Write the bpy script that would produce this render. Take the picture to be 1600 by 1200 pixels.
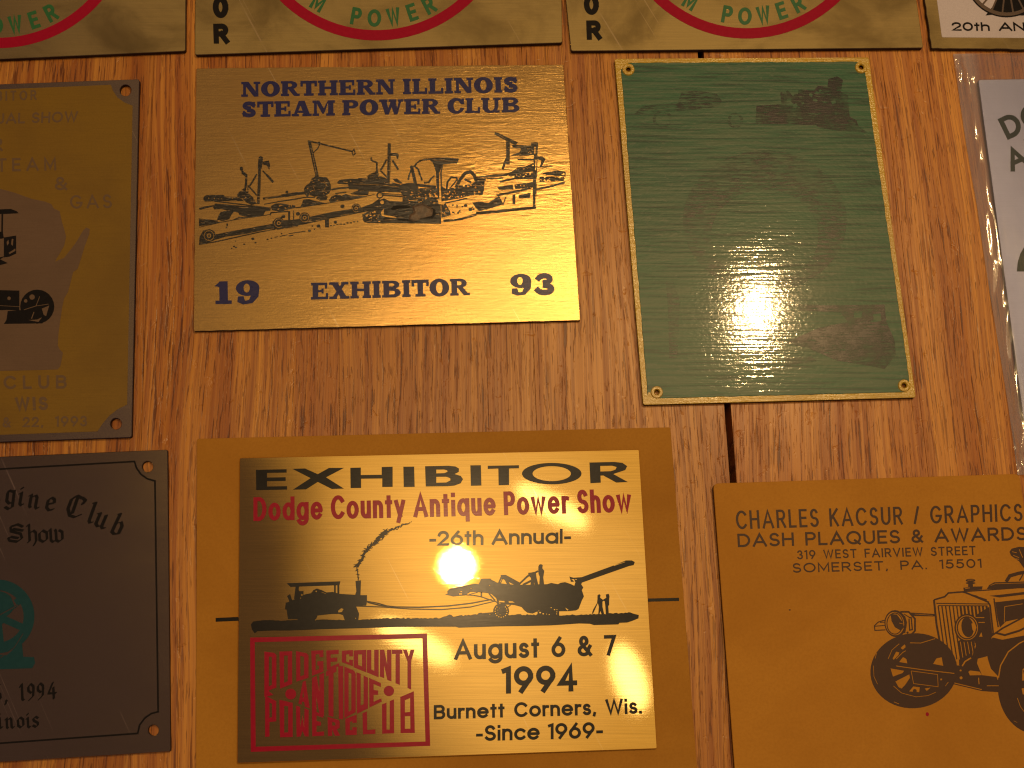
import bpy, math, random
import numpy as np
from mathutils import Vector
from mathutils.geometry import delaunay_2d_cdt

rnd = random.Random(7)
for o in list(bpy.data.objects):
    bpy.data.objects.remove(o)
SC = bpy.context.scene
COL = SC.collection
PI = math.pi
R = math.radians

# ------------------------------------------------------------------ camera
F_PX, TILT, CAM_H = 1916.0, R(13.0), 0.2917     # focal length in photo pixels (1600 wide)
cam_d = bpy.data.cameras.new('camera')
cam_d.sensor_width = 36.0
cam_d.lens = F_PX * 36.0 / 1600.0
cam_d.clip_start = 0.01
cam_d.clip_end = 50
cam = bpy.data.objects.new('camera', cam_d)
COL.objects.link(cam)
cam.location = (0, 0, CAM_H)
cam.rotation_euler = (TILT, 0, 0)
SC.camera = cam

# ------------------------------------------------------------------ view
SC.view_settings.view_transform = 'Standard'
SC.view_settings.look = 'None'
SC.view_settings.exposure = 0.0
SC.view_settings.gamma = 1.0
SC.view_settings.use_curve_mapping = False
SC.render.engine = 'CYCLES'
SC.cycles.use_denoising = True
SC.cycles.filter_width = 1.25
SC.cycles.max_bounces = 8
SC.cycles.transparent_max_bounces = 12


# ------------------------------------------------------------------ node helper
class NT:
    def __init__(self, tree):
        self.t = tree
        tree.nodes.clear()

    def new(self, kind, props=None, **ins):
        n = self.t.nodes.new(kind)
        for k, v in (props or {}).items():
            setattr(n, k, v)
        for k, v in ins.items():
            key = k.replace('_', ' ')
            self.put(n, int(k[1:]) if k[0] == 'i' and k[1:].isdigit() else key, v)
        return n

    def put(self, n, key, v):
        s = n.inputs[key]
        if isinstance(v, bpy.types.NodeSocket):
            self.t.links.new(v, s)
        elif isinstance(v, bpy.types.Node):
            self.t.links.new(v.outputs[0], s)
        else:
            if isinstance(v, tuple) and len(v) == 3 and s.type == 'RGBA':
                v = (*v, 1)
            s.default_value = v

    def math(self, op, a, b=0.0, c=None, clamp=False):
        n = self.new('ShaderNodeMath', {'operation': op, 'use_clamp': clamp}, i0=a, i1=b)
        if c is not None:
            self.put(n, 2, c)
        return n.outputs[0]

    def mix(self, f, a, b, mode='MIX'):
        n = self.new('ShaderNodeMix', {'data_type': 'RGBA', 'blend_type': mode})
        self.put(n, 0, f)
        self.put(n, 6, a)
        self.put(n, 7, b)
        return n.outputs[2]

    def ramp(self, f, lo, hi, a=0.0, b=1.0, smooth=True):
        n = self.new('ShaderNodeMapRange', {'interpolation_type': 'SMOOTHSTEP' if smooth else 'LINEAR'})
        for i, v in enumerate((f, lo, hi, a, b)):
            self.put(n, i, v)
        return n.outputs[0]

    def noise(self, vec, scale=(1, 1, 1), detail=3.0, rough=0.55, dist=0.0, off=(0, 0, 0)):
        m = self.new('ShaderNodeMapping', Vector=vec, Scale=scale, Location=off)
        n = self.new('ShaderNodeTexNoise', Vector=m, Scale=1.0, Detail=detail, Roughness=rough, Distortion=dist)
        return n.outputs['Fac']


# ------------------------------------------------------------------ the room the metal mirrors (world) and lamps
world = bpy.data.worlds.new('World')
SC.world = world
world.use_nodes = True
w = NT(world.node_tree)
tc = w.new('ShaderNodeTexCoord')
sep = w.new('ShaderNodeSeparateXYZ', Vector=tc.outputs['Generated'])
zz = w.math('MAXIMUM', sep.outputs[2], 0.02)
gx = w.math('DIVIDE', sep.outputs[0], zz)
gy = w.math('DIVIDE', sep.outputs[1], zz)
wob = w.noise(tc.outputs['Generated'], (5, 5, 5), 3)
gx = w.math('ADD', gx, w.math('MULTIPLY', w.math('SUBTRACT', wob, 0.5), 0.10))
left = w.ramp(w.math('ADD', gx, w.math('MULTIPLY', gy, 0.55)), -0.16, -0.025)
right = w.ramp(gx, 0.18, 0.62, 1.0, 0.28)
top = w.ramp(gy, 0.28, 0.42, 1.0, 0.19)
bot = w.ramp(gy, -0.42, -0.06, 0.30, 1.0)
up = w.ramp(sep.outputs[2], 0.2, 0.6)
glow = w.math('MULTIPLY', w.math('MULTIPLY', left, right), w.math('MULTIPLY', w.math('MULTIPLY', top, bot), up))
hx = w.math('DIVIDE', w.math('ADD', gx, 0.03), 0.15)
hy = w.math('DIVIDE', w.math('SUBTRACT', gy, 0.06), 0.15)
near = w.ramp(w.math('ADD', w.math('MULTIPLY', hx, hx), w.math('MULTIPLY', hy, hy)), 0.0, 1.3, 1.0, 0.0)
gcol = w.mix(near, (0.70, 0.45, 0.18), (1.0, 0.70, 0.40))
wcol = w.mix(glow, (0.068, 0.043, 0.046), gcol)
bg = w.new('ShaderNodeBackground', Color=wcol, Strength=1.0)
w.new('ShaderNodeOutputWorld', Surface=bg)

LAMP_H = 0.80
LAMP_COL = (1.0, 0.64, 0.28)


def U(px, py, z=0.0):
    """photo pixel (1600x1200) -> point on the horizontal plane at height z (metres)"""
    x = (px - 800.0) / F_PX
    y = -(py - 600.0) / F_PX
    d = Vector((x, y * math.cos(TILT) + math.sin(TILT), y * math.sin(TILT) - math.cos(TILT)))
    k = (z - CAM_H) / d.z
    return Vector((d.x * k, d.y * k, z))


def lamp_over(px, py, power, radius):
    p = U(px, py)
    k = (CAM_H + LAMP_H) / CAM_H
    d = bpy.data.lights.new('bulb', 'POINT')
    d.energy = power
    d.shadow_soft_size = radius
    d.color = LAMP_COL
    o = bpy.data.objects.new('bulb', d)
    COL.objects.link(o)
    o.location = (p.x * k, p.y * k, LAMP_H)


def shade_over(px, py, sx, sy, rot, power):
    p = U(px, py)
    k = (CAM_H + LAMP_H) / CAM_H
    d = bpy.data.lights.new('lit_shade', 'AREA')
    d.shape = 'ELLIPSE'
    d.size = sx
    d.size_y = sy
    d.energy = power
    d.color = (1.0, 0.88, 0.70)
    o = bpy.data.objects.new('lit_shade', d)
    COL.objects.link(o)
    o.location = (p.x * k, p.y * k, LAMP_H + 0.03)
    o.rotation_euler = (0, 0, rot)


lamp_over(720, 890, 3.7, 0.0065)
lamp_over(845, 496, 1.35, 0.0110)
lamp_over(1180, 490, 6.2, 0.0100)
shade_over(648, 1004, 0.075, 0.018, R(-24), 0.0105)
shade_over(862, 788, 0.070, 0.018, R(-30), 0.0105)
shade_over(985, 1060, 0.024, 0.056, R(22), 0.0125)


# ------------------------------------------------------------------ materials
def new_mat(name):
    m = bpy.data.materials.new(name)
    m.use_nodes = True
    return m, NT(m.node_tree)


def finish(t, **kw):
    p = t.new('ShaderNodeBsdfPrincipled')
    for k, v in kw.items():
        t.put(p, k.replace('_', ' '), v)
    t.new('ShaderNodeOutputMaterial', Surface=p.outputs[0])
    return p


def metal(name, base, dark, rough=0.25, brush=0.3, tarnish=0.5, bump=0.12, warp=0.0, scale=1.0, seed=0.0,
          ripple=0.0, haze=0.12, hazer=0.42, scratch=0.5, crease=None, vary=False):
    m, t = new_mat(name)
    tcn = t.new('ShaderNodeTexCoord').outputs['Object']
    if vary:
        oi = t.new('ShaderNodeObjectInfo').outputs['Random']
        ov = t.new('ShaderNodeCombineXYZ', X=t.math('MULTIPLY', oi, 9.0), Y=t.math('MULTIPLY', oi, 5.3), Z=0.0)
        tcn = t.new('ShaderNodeVectorMath', {'operation': 'ADD'}, i0=tcn, i1=ov).outputs[0]
    off = (seed, seed * 1.7, 0)
    big = t.noise(tcn, (28 * scale, 40 * scale, 1), 5, 0.6, 0.6, off)
    brushn = t.noise(tcn, (60, 5200, 1), 3, 0.6, 0, off)
    fine = t.noise(tcn, (2600, 2600, 1), 2, 0.5, 0, off)
    tar = t.ramp(big, 0.42, 0.72, 0, tarnish)
    col = t.mix(tar, base, dark)
    col = t.mix(t.ramp(brushn, 0.3, 0.7, 0, brush), col, tuple(c * 0.55 for c in base))
    # thin scratches: narrow bands of a strongly stretched, rotated noise
    rot = t.new('ShaderNodeMapping', Vector=tcn, Rotation=(0, 0, R(62)), Location=off)
    scr = t.noise(rot.outputs[0], (18, 1500, 1), 1, 0.4)
    scm = t.math('MULTIPLY', t.ramp(scr, 0.715, 0.74), t.ramp(big, 0.45, 0.6, 0, scratch))
    col = t.mix(scm, col, (0.95, 0.75, 0.45))
    r = t.math('ADD', t.math('MULTIPLY', t.math('SUBTRACT', brushn, 0.5), rough * 0.4), t.ramp(big, 0.3, 0.75, rough, rough * 1.25))
    h = t.math('MULTIPLY', brushn, 0.5)
    h = t.math('ADD', h, t.math('MULTIPLY', fine, 0.25))
    if ripple:
        rp = t.noise(tcn, (330, 1700, 1), 3, 0.6, 0.7, off)
        rq = t.noise(tcn, (90, 420, 1), 2, 0.6, 0.6, off)
        h = t.math('ADD', h, t.math('MULTIPLY', t.math('ADD', rp, t.math('MULTIPLY', rq, 0.8)), ripple))
    if crease:
        dv = t.new('ShaderNodeVectorMath', {'operation': 'SUBTRACT'}, i0=tcn, i1=(crease[0], crease[1], 0.0)).outputs[0]
        dl = t.new('ShaderNodeMapping', Vector=dv, Scale=(1.0, 1.9, 0.0)).outputs[0]
        ln = t.new('ShaderNodeVectorMath', {'operation': 'LENGTH'}, i0=dl)
        msk = t.ramp(ln.outputs['Value'], 0.006, 0.026, 1.0, 0.0)
        cn = t.noise(tcn, (150, 620, 1), 4, 0.6, 1.2, (2.2, 6.1, 0))
        h = t.math('ADD', h, t.math('MULTIPLY', t.math('MULTIPLY', msk, cn), 6.0))
    b = t.new('ShaderNodeBump', Strength=1.0, Distance=bump * 0.00008, Height=h)
    nrm = b.outputs[0]
    if warp:
        wn = t.noise(tcn, (16, 12, 1), 1.5, 0.4, 0, off)
        b2 = t.new('ShaderNodeBump', Strength=1.0, Distance=warp * 0.6, Height=wn, Normal=nrm)
        nrm = b2.outputs[0]
    sharp = t.new('ShaderNodeBsdfGlossy', {'distribution': 'BECKMANN'}, Color=col, Roughness=r, Normal=nrm)
    soft = t.new('ShaderNodeBsdfGlossy', {'distribution': 'GGX'}, Color=col, Roughness=hazer, Normal=nrm)
    mx = t.new('ShaderNodeMixShader', i0=haze, i1=sharp.outputs[0], i2=soft.outputs[0])
    t.new('ShaderNodeOutputMaterial', Surface=mx.outputs[0])
    return m


def ink(name, col, rough=0.3, wear=None, bump=0.15, spec=0.5):
    m, t = new_mat(name)
    tcn = t.new('ShaderNodeTexCoord').outputs['Object']
    n = t.noise(tcn, (900, 900, 1), 3)
    n2 = t.noise(tcn, (300, 2200, 1), 3, 0.6, 0.4)
    c = t.mix(t.ramp(n, 0.35, 0.75, 0, 0.15), col, tuple(min(1, v * 1.5 + 0.006) for v in col))
    met = 0.0
    if wear:
        c = t.mix(t.ramp(n2, wear[1], wear[1] + 0.08), c, wear[0])
    b = t.new('ShaderNodeBump', Strength=1.0, Distance=bump * 0.00008, Height=n2)
    finish(t, Base_Color=c, Metallic=met, Roughness=t.ramp(n, 0.3, 0.7, rough * 0.8, rough * 0.85), Normal=b.outputs[0],
           Specular_IOR_Level=spec)
    return m


def paint(name, col, col2, rough=0.5, line=0.0, spec=0.4, scale=1.0, lump=1.0):
    m, t = new_mat(name)
    tcn = t.new('ShaderNodeTexCoord').outputs['Object']
    big = t.noise(tcn, (45 * scale, 45 * scale, 1), 5, 0.6)
    fine = t.noise(tcn, (2200, 2200, 1), 3)
    lines = t.noise(tcn, (90, 3600, 1), 2)
    c = t.mix(t.ramp(big, 0.35, 0.7), col, col2)
    c = t.mix(t.ramp(fine, 0.3, 0.75, 0, 0.25), c, tuple(v * 0.62 for v in col))
    if line:
        c = t.mix(t.ramp(lines, 0.45, 0.75, 0, line), c, tuple(v * 0.6 for v in col))
    b = t.new('ShaderNodeBump', Strength=1.0, Distance=0.000012 * lump, Height=t.math('ADD', fine, lines))
    finish(t, Base_Color=c, Roughness=t.ramp(big, 0.3, 0.7, rough, rough + 0.12), Normal=b.outputs[0], Specular_IOR_Level=spec)
    return m


def card_mat(name, col):
    m, t = new_mat(name)
    tcn = t.new('ShaderNodeTexCoord').outputs['Object']
    big = t.noise(tcn, (22, 22, 1), 5, 0.65, 0.4)
    fib = t.noise(tcn, (1500, 1500, 1), 4, 0.7)
    spots = t.noise(tcn, (60, 60, 1), 1.5, 0.4, 0, (3.3, 8.1, 0))
    c = t.mix(t.ramp(big, 0.35, 0.7), col, (col[0] * 0.84, col[1] * 0.80, col[2] * 0.75))
    c = t.mix(t.ramp(fib, 0.35, 0.75, 0, 0.30), c, (col[0] * 0.66, col[1] * 0.6, col[2] * 0.5))
    c = t.mix(t.ramp(spots, 0.80, 0.88, 0, 0.35), c, (0.20, 0.07, 0.02))
    b = t.new('ShaderNodeBump', Strength=1.0, Distance=0.00003, Height=fib)
    finish(t, Base_Color=c, Roughness=0.7, Normal=b.outputs[0], Specular_IOR_Level=0.12)
    return m


def green_mat():
    m, t = new_mat('worn_green_enamel')
    tcn = t.new('ShaderNodeTexCoord').outputs['Object']
    big = t.noise(tcn, (40, 40, 1), 4, 0.6, 0.3)
    line = t.noise(tcn, (55, 1250, 1), 1.5, 0.5, 0.2)
    grit = t.noise(tcn, (900, 1000, 1), 2, 0.5)
    line2 = t.noise(tcn, (420, 1500, 1), 3, 0.65, 0.8)
    spots = t.noise(tcn, (190, 260, 1), 4, 0.65, 0.8, (5, 2, 0))
    c = t.mix(t.ramp(big, 0.35, 0.7), (0.010, 0.128, 0.058), (0.007, 0.100, 0.050))
    c = t.mix(t.ramp(line, 0.46, 0.60, 0, 0.85), c, (0.060, 0.140, 0.080))
    c = t.mix(t.math('MULTIPLY', t.ramp(line2, 0.56, 0.68, 0, 0.5), t.ramp(big, 0.3, 0.6, 0.25, 1.0)), c, (0.15, 0.19, 0.14))
    c = t.mix(t.ramp(spots, 0.69, 0.75, 0, 0.45), c, (0.24, 0.28, 0.16))
    c = t.mix(t.ramp(line, 0.34, 0.46, 0.6, 0.0), c, (0.003, 0.030, 0.018))
    h = t.math('ADD', t.math('MULTIPLY', line, 1.5), t.math('ADD', t.math('MULTIPLY', line2, 0.5), t.math('MULTIPLY', grit, 0.9)))
    b = t.new('ShaderNodeBump', Strength=1.0, Distance=0.000030, Height=h)
    b3 = t.new('ShaderNodeBump', Strength=1.0, Distance=0.000016, Height=h)
    finish(t, Base_Color=c, Roughness=0.40, Normal=b.outputs[0], Specular_IOR_Level=0.42, Coat_Weight=0.9, Coat_Roughness=0.06,
           Coat_Normal=b3.outputs[0])
    return m


def faded_mat(name, col, cover, thin=0.36):
    m, t = new_mat(name)
    tcn = t.new('ShaderNodeTexCoord').outputs['Object']
    n = t.noise(tcn, (330, 2300, 1), 4, 0.65, 0.4)
    n2 = t.noise(tcn, (95, 95, 1), 5, 0.75)
    a = t.math('MULTIPLY', t.ramp(n, thin, thin + 0.2), t.ramp(n2, 0.36, 0.62, 0.15, 1.0))
    a = t.math('MULTIPLY', a, cover)
    b = t.new('ShaderNodeBump', Strength=1.0, Distance=0.000022, Height=n)
    p = t.new('ShaderNodeBsdfPrincipled', Base_Color=col, Roughness=0.3, Normal=b.outputs[0])
    tr = t.new('ShaderNodeBsdfTransparent')
    mx = t.new('ShaderNodeMixShader', i0=a, i1=tr.outputs[0], i2=p.outputs[0])
    t.new('ShaderNodeOutputMaterial', Surface=mx.outputs[0])
    return m


def film_mat():
    m, t = new_mat('clear_plastic_film')
    tcn = t.new('ShaderNodeTexCoord').outputs['Object']
    n = t.noise(tcn, (140, 40, 60), 4, 0.6, 0.5)
    f = t.noise(tcn, (600, 110, 300), 3, 0.6, 0.6)
    seam = t.new('ShaderNodeAttribute', {'attribute_name': 'seam'}).outputs['Fac']
    b = t.new('ShaderNodeBump', Strength=1.0, Distance=0.00012, Height=t.math('ADD', n, t.math('MULTIPLY', f, 0.25)))
    lw = t.new('ShaderNodeLayerWeight', Blend=0.35)
    tr = t.new('ShaderNodeBsdfTransparent', Color=(0.97, 0.96, 0.95))
    df = t.new('ShaderNodeBsdfDiffuse', Color=(0.80, 0.78, 0.86))
    gl = t.new('ShaderNodeBsdfGlossy', Color=(1, 1, 1), Roughness=0.10, Normal=b.outputs[0])
    m1 = t.new('ShaderNodeMixShader', i0=t.math('ADD', t.ramp(n, 0.3, 0.75, 0.015, 0.06), t.math('ADD', t.math('MULTIPLY', lw.outputs['Facing'], 0.22), t.math('MULTIPLY', seam, 0.17))), i1=tr.outputs[0], i2=df.outputs[0])
    m2 = t.new('ShaderNodeMixShader', i0=0.12, i1=m1.outputs[0], i2=gl.outputs[0])
    t.new('ShaderNodeOutputMaterial', Surface=m2.outputs[0])
    return m


def oak_mat():
    m, t = new_mat('varnished_oak')
    tcn = t.new('ShaderNodeTexCoord').outputs['Object']
    at = t.new('ShaderNodeAttribute', {'attribute_name': 'board'})
    rv = at.outputs['Fac']
    shift = t.new('ShaderNodeCombineXYZ', X=t.math('MULTIPLY', rv, 3.7), Y=t.math('MULTIPLY', rv, 9.1), Z=t.math('MULTIPLY', rv, 2.0))
    pos = t.new('ShaderNodeVectorMath', {'operation': 'ADD'}, i0=tcn, i1=shift).outputs[0]
    # slow sideways drift so that the figure is not ruler straight
    drift = t.noise(pos, (14, 7, 1), 2, 0.5)
    dv = t.new('ShaderNodeCombineXYZ', X=t.math('MULTIPLY', t.math('SUBTRACT', drift, 0.5), 0.012), Y=0.0, Z=0.0)
    p2 = t.new('ShaderNodeVectorMath', {'operation': 'ADD'}, i0=pos, i1=dv).outputs[0]
    fig = t.noise(p2, (150, 5, 1), 4, 0.62, 0.25)
    fine = t.noise(p2, (900, 9, 1), 3, 0.6, 0.1)
    hair = t.noise(p2, (2600, 26, 1), 2, 0.6)
    pore3 = t.noise(p2, (3300, 170, 1), 2, 0.5, 0.1, (7, 3, 0))
    pore = t.noise(p2, (1500, 62, 1), 2.5, 0.55, 0.15)
    pore2 = t.noise(p2, (2300, 105, 1), 2, 0.5, 0.1, (4, 9, 0))
    late = t.ramp(fig, 0.42, 0.66)
    c = t.mix(t.ramp(fig, 0.30, 0.70), (0.70, 0.330, 0.068), (0.425, 0.148, 0.028))
    c = t.mix(t.ramp(fine, 0.44, 0.66, 0, 0.6), c, (0.30, 0.085, 0.021))
    c = t.mix(t.ramp(hair, 0.46, 0.68, 0, 0.55), c, (0.25, 0.075, 0.024))
    pm = t.math('MULTIPLY', t.ramp(pore, 0.585, 0.655), t.ramp(fig, 0.32, 0.6, 0.45, 1.0))
    pm = t.math('MAXIMUM', pm, t.math('MULTIPLY', t.ramp(pore2, 0.61, 0.67, 0, 0.8), late))
    pm = t.math('MAXIMUM', pm, t.ramp(pore3, 0.62, 0.68, 0, 0.75))
    c = t.mix(t.math('MULTIPLY', pm, 0.88), c, (0.115, 0.031, 0.011))
    tone = t.ramp(rv, 0.0, 1.0, 0.80, 1.18, smooth=False)
    c = t.mix(1.0, c, t.new('ShaderNodeCombineColor', Red=tone, Green=tone, Blue=tone).outputs[0], 'MULTIPLY')
    dents = t.noise(tcn, (330, 330, 1), 3, 0.6, 0.6)
    h = t.math('SUBTRACT', t.math('MULTIPLY', fine, 0.35), t.math('MULTIPLY', pm, 0.8))
    h = t.math('ADD', h, t.math('MULTIPLY', t.ramp(dents, 0.62, 0.78), -1.6))
    b = t.new('ShaderNodeBump', Strength=1.0, Distance=0.00006, Height=h)
    finish(t, Base_Color=c, Roughness=t.ramp(fine, 0.3, 0.7, 0.26, 0.40), Normal=b.outputs[0], Specular_IOR_Level=0.40)
    return m


M = {}
M['oak'] = oak_mat()
M['old_brass'] = metal('aged_brass', (0.82, 0.63, 0.25), (0.32, 0.23, 0.09), 0.16, 0.30, 0.8, 0.12, 0.0020, 1.3, 1.0, scratch=0.45, haze=0.22, hazer=0.5, vary=True)
cr_ = U(800, 285) - U(600, 310)
M['gold'] = metal('gold_lacquered_plate', (0.80, 0.52, 0.19), (0.62, 0.40, 0.15), 0.235, 0.35, 0.5, 0.30, 0.0, 1.0, 4.0, ripple=1.0, haze=0.12, hazer=0.55, crease=(cr_.x, cr_.y))
M['bright_brass'] = metal('brushed_brass', (0.86, 0.57, 0.165), (0.78, 0.50, 0.14), 0.05, 0.40, 0.3, 0.03, 0.00026, 1.0, 7.0, scratch=0.3, haze=0.05, hazer=0.24)
M['bronze'] = metal('dull_bronze', (0.49, 0.37, 0.22), (0.41, 0.31, 0.18), 0.20, 0.15, 0.5, 0.10, 0.0, 1.0, 9.0, scratch=0.9, haze=0.05)
M['bare'] = metal('bare_plate_metal', (0.50, 0.39, 0.28), (0.38, 0.29, 0.20), 0.24, 0.3, 0.5, 0.2, 0.0, 1.0, 2.0, haze=0.07)
M['silver'] = metal('satin_silver', (0.33, 0.37, 0.62), (0.29, 0.33, 0.55), 0.34, 0.15, 0.3, 0.10, 0.0, 1.0, 5.0, scratch=0.2, haze=0.35)
M['yellow_enamel'] = paint('yellow_enamel', (0.66, 0.44, 0.035), (0.56, 0.36, 0.03), 0.16, 0.0, 0.7, 1.0, 5.0)
M['green'] = green_mat()
M['olive'] = paint('olive_yellow_enamel', (0.245, 0.145, 0.016), (0.205, 0.118, 0.015), 0.42, 0.25, 0.3)
M['cream'] = paint('cream_enamel', (0.70, 0.66, 0.76), (0.64, 0.60, 0.68), 0.45, 0.0, 0.35)
M['card'] = card_mat('kraft_card', (0.53, 0.255, 0.036))
M['card2'] = card_mat('ochre_card', (0.61, 0.292, 0.041))
M['blue_ink'] = ink('navy_ink', (0.016, 0.018, 0.120), 0.34, ((0.10, 0.07, 0.12), 0.66), 0.35)
M['black_ink'] = ink('black_ink', (0.012, 0.011, 0.011), 0.26, None, 0.04, 0.25)
M['etch_ink'] = ink('grey_black_ink', (0.026, 0.025, 0.024), 0.26, ((0.34, 0.22, 0.09), 0.61), 2.2)
M['red_ink'] = ink('crimson_ink', (0.38, 0.006, 0.034), 0.24, None, 0.05, 0.25)
M['green_ink'] = ink('green_ink', (0.03, 0.16, 0.06), 0.36, None, 0.1)
M['dark_green_ink'] = ink('dark_green_ink', (0.010, 0.036, 0.036), 0.5, None, 0.05, 0.15)
M['teal_ink'] = ink('teal_ink', (0.008, 0.060, 0.080), 0.4, None, 0.1, 0.3)
M['brown_ink'] = ink('brown_ink', (0.065, 0.032, 0.022), 0.6, None, 0.1, 0.3)
M['grey_ink'] = ink('faded_grey_ink', (0.150, 0.098, 0.058), 0.5, ((0.22, 0.125, 0.02), 0.66), 0.1, 0.3)
M['state_grey'] = paint('grey_brown_print', (0.168, 0.108, 0.072), (0.145, 0.092, 0.060), 0.45, 0.3, 0.3)
M['purple_faded'] = faded_mat('faded_purple_print', (0.014, 0.012, 0.028), 0.97, 0.31)
M['purple_ghost'] = faded_mat('ghostly_purple_print', (0.016, 0.014, 0.030), 0.75, 0.42)
M['edge'] = paint('painted_shade_edge', (0.055, 0.032, 0.016), (0.035, 0.020, 0.010), 0.6, 0.0, 0.2)  # dark brown on plate sides: shade below the plates put into the colour
M['card_edge'] = paint('card_cut_edge', (0.22, 0.11, 0.03), (0.18, 0.09, 0.025), 0.8, 0.0, 0.1)
M['scuffed'] = paint('scuffed_grey_print', (0.19, 0.125, 0.075), (0.06, 0.045, 0.035), 0.25, 0.6, 0.6, 12.0, 9.0)
M['film'] = film_mat()


# ------------------------------------------------------------------ 2-D drawing -> meshes
def arc(cx, cy, rx, ry, a0, a1, n=None):
    n = n or max(4, int(abs(a1 - a0) / 12))
    return [(cx + rx * math.cos(R(a0 + (a1 - a0) * i / n)), cy + ry * math.sin(R(a0 + (a1 - a0) * i / n))) for i in range(n + 1)]


def ell(cx, cy, rx, ry=None, n=28, rot=0.0):
    ry = rx if ry is None else ry
    c, s = math.cos(rot), math.sin(rot)
    out = []
    for i in range(n):
        a = 2 * PI * i / n
        x, y = rx * math.cos(a), ry * math.sin(a)
        out.append((cx + x * c - y * s, cy + x * s + y * c))
    return out


def ribbon(pts, wd, caps=True, closed=False, miter=2.2):
    """outline of a stroked polyline (one polygon, mitred corners)"""
    P = [np.array(p, float) for p in pts]
    Q = [P[0]]
    for p in P[1:]:
        if np.hypot(*(p - Q[-1])) > 1e-6:
            Q.append(p)
    if len(Q) == 1:
        Q.append(Q[0] + np.array((1e-4, 0)))
    P = Q
    h = wd / 2.0
    if caps and not closed:
        d0 = (P[0] - P[1]) / np.hypot(*(P[0] - P[1]))
        d1 = (P[-1] - P[-2]) / np.hypot(*(P[-1] - P[-2]))
        P[0] = P[0] + d0 * h
        P[-1] = P[-1] + d1 * h
    n = len(P)
    L, Rr = [], []
    for i in range(n):
        a = P[i] - P[i - 1] if (i > 0) else P[1] - P[0]
        b = P[i + 1] - P[i] if (i < n - 1) else P[-1] - P[-2]
        a = a / np.hypot(*a)
        b = b / np.hypot(*b)
        na = np.array((-a[1], a[0]))
        nb = np.array((-b[1], b[0]))
        mm = na + nb
        l = np.hypot(*mm)
        if l < 0.3:
            mm, k = na, 1.0
        else:
            mm = mm / l
            k = min(miter, 1.0 / max(0.2, float(mm @ na)))
        L.append(tuple(P[i] + mm * h * k))
        Rr.append(tuple(P[i] - mm * h * k))
    return L + Rr[::-1]


class Art:
    """a flat drawing in photo pixels: painter's list of (+/-) polygons"""
    def __init__(self, tf=None):
        self.ops = []
        self.tf = tf

    def at(self, x0, y0, s):
        self.tf = lambda p: (x0 + p[0] / s, y0 + p[1] / s)
        return self

    def add(self, pts, sign=1):
        if self.tf:
            pts = [self.tf(p) for p in pts]
        self.ops.append((np.array(pts, float), sign))
        return self

    def p(self, *pts):
        return self.add(pts, 1)

    def k(self, *pts):
        return self.add(pts, -1)

    def s(self, wd, *pts):
        return self.add(ribbon(pts, wd, caps=False), 1)

    def ks(self, wd, *pts):
        return self.add(ribbon(pts, wd, caps=False), -1)

    def d(self, x, y, rx, ry=None, rot=0.0):
        return self.add(ell(x, y, rx, ry, 24 if rx > 12 else 9, rot), 1)

    def kd(self, x, y, rx, ry=None, rot=0.0):
        return self.add(ell(x, y, rx, ry, 24 if rx > 12 else 9, rot), -1)

    def rect(self, x0, y0, x1, y1):
        return self.add([(x0, y0), (x1, y0), (x1, y1), (x0, y1)], 1)

    def specks(self, n, x0, y0, x1, y1, r0, r1, sign, seed=1):
        q = random.Random(seed)
        for _ in range(n):
            x, y, r = q.uniform(x0, x1), q.uniform(y0, y1), q.uniform(r0, r1)
            k = q.randint(4, 6)
            a = q.uniform(0, 6)
            self.add([(x + r * q.uniform(.5, 1.3) * math.cos(a + 2 * PI * i / k), y + r * q.uniform(.4, 1.0) * math.sin(a + 2 * PI * i / k)) for i in range(k)], sign)
        return self


def inside(poly, pts):
    """non-zero winding test, vectorised over pts"""
    x, y = pts[:, 0], pts[:, 1]
    wn = np.zeros(len(pts), int)
    a = poly
    b = np.roll(poly, -1, axis=0)
    for (x0, y0), (x1, y1) in zip(a, b):
        cr = (x1 - x0) * (y - y0) - (x - x0) * (y1 - y0)
        wn += ((y0 <= y) & (y1 > y) & (cr > 0)).astype(int)
        wn -= ((y0 > y) & (y1 <= y) & (cr < 0)).astype(int)
    return wn != 0


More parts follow.
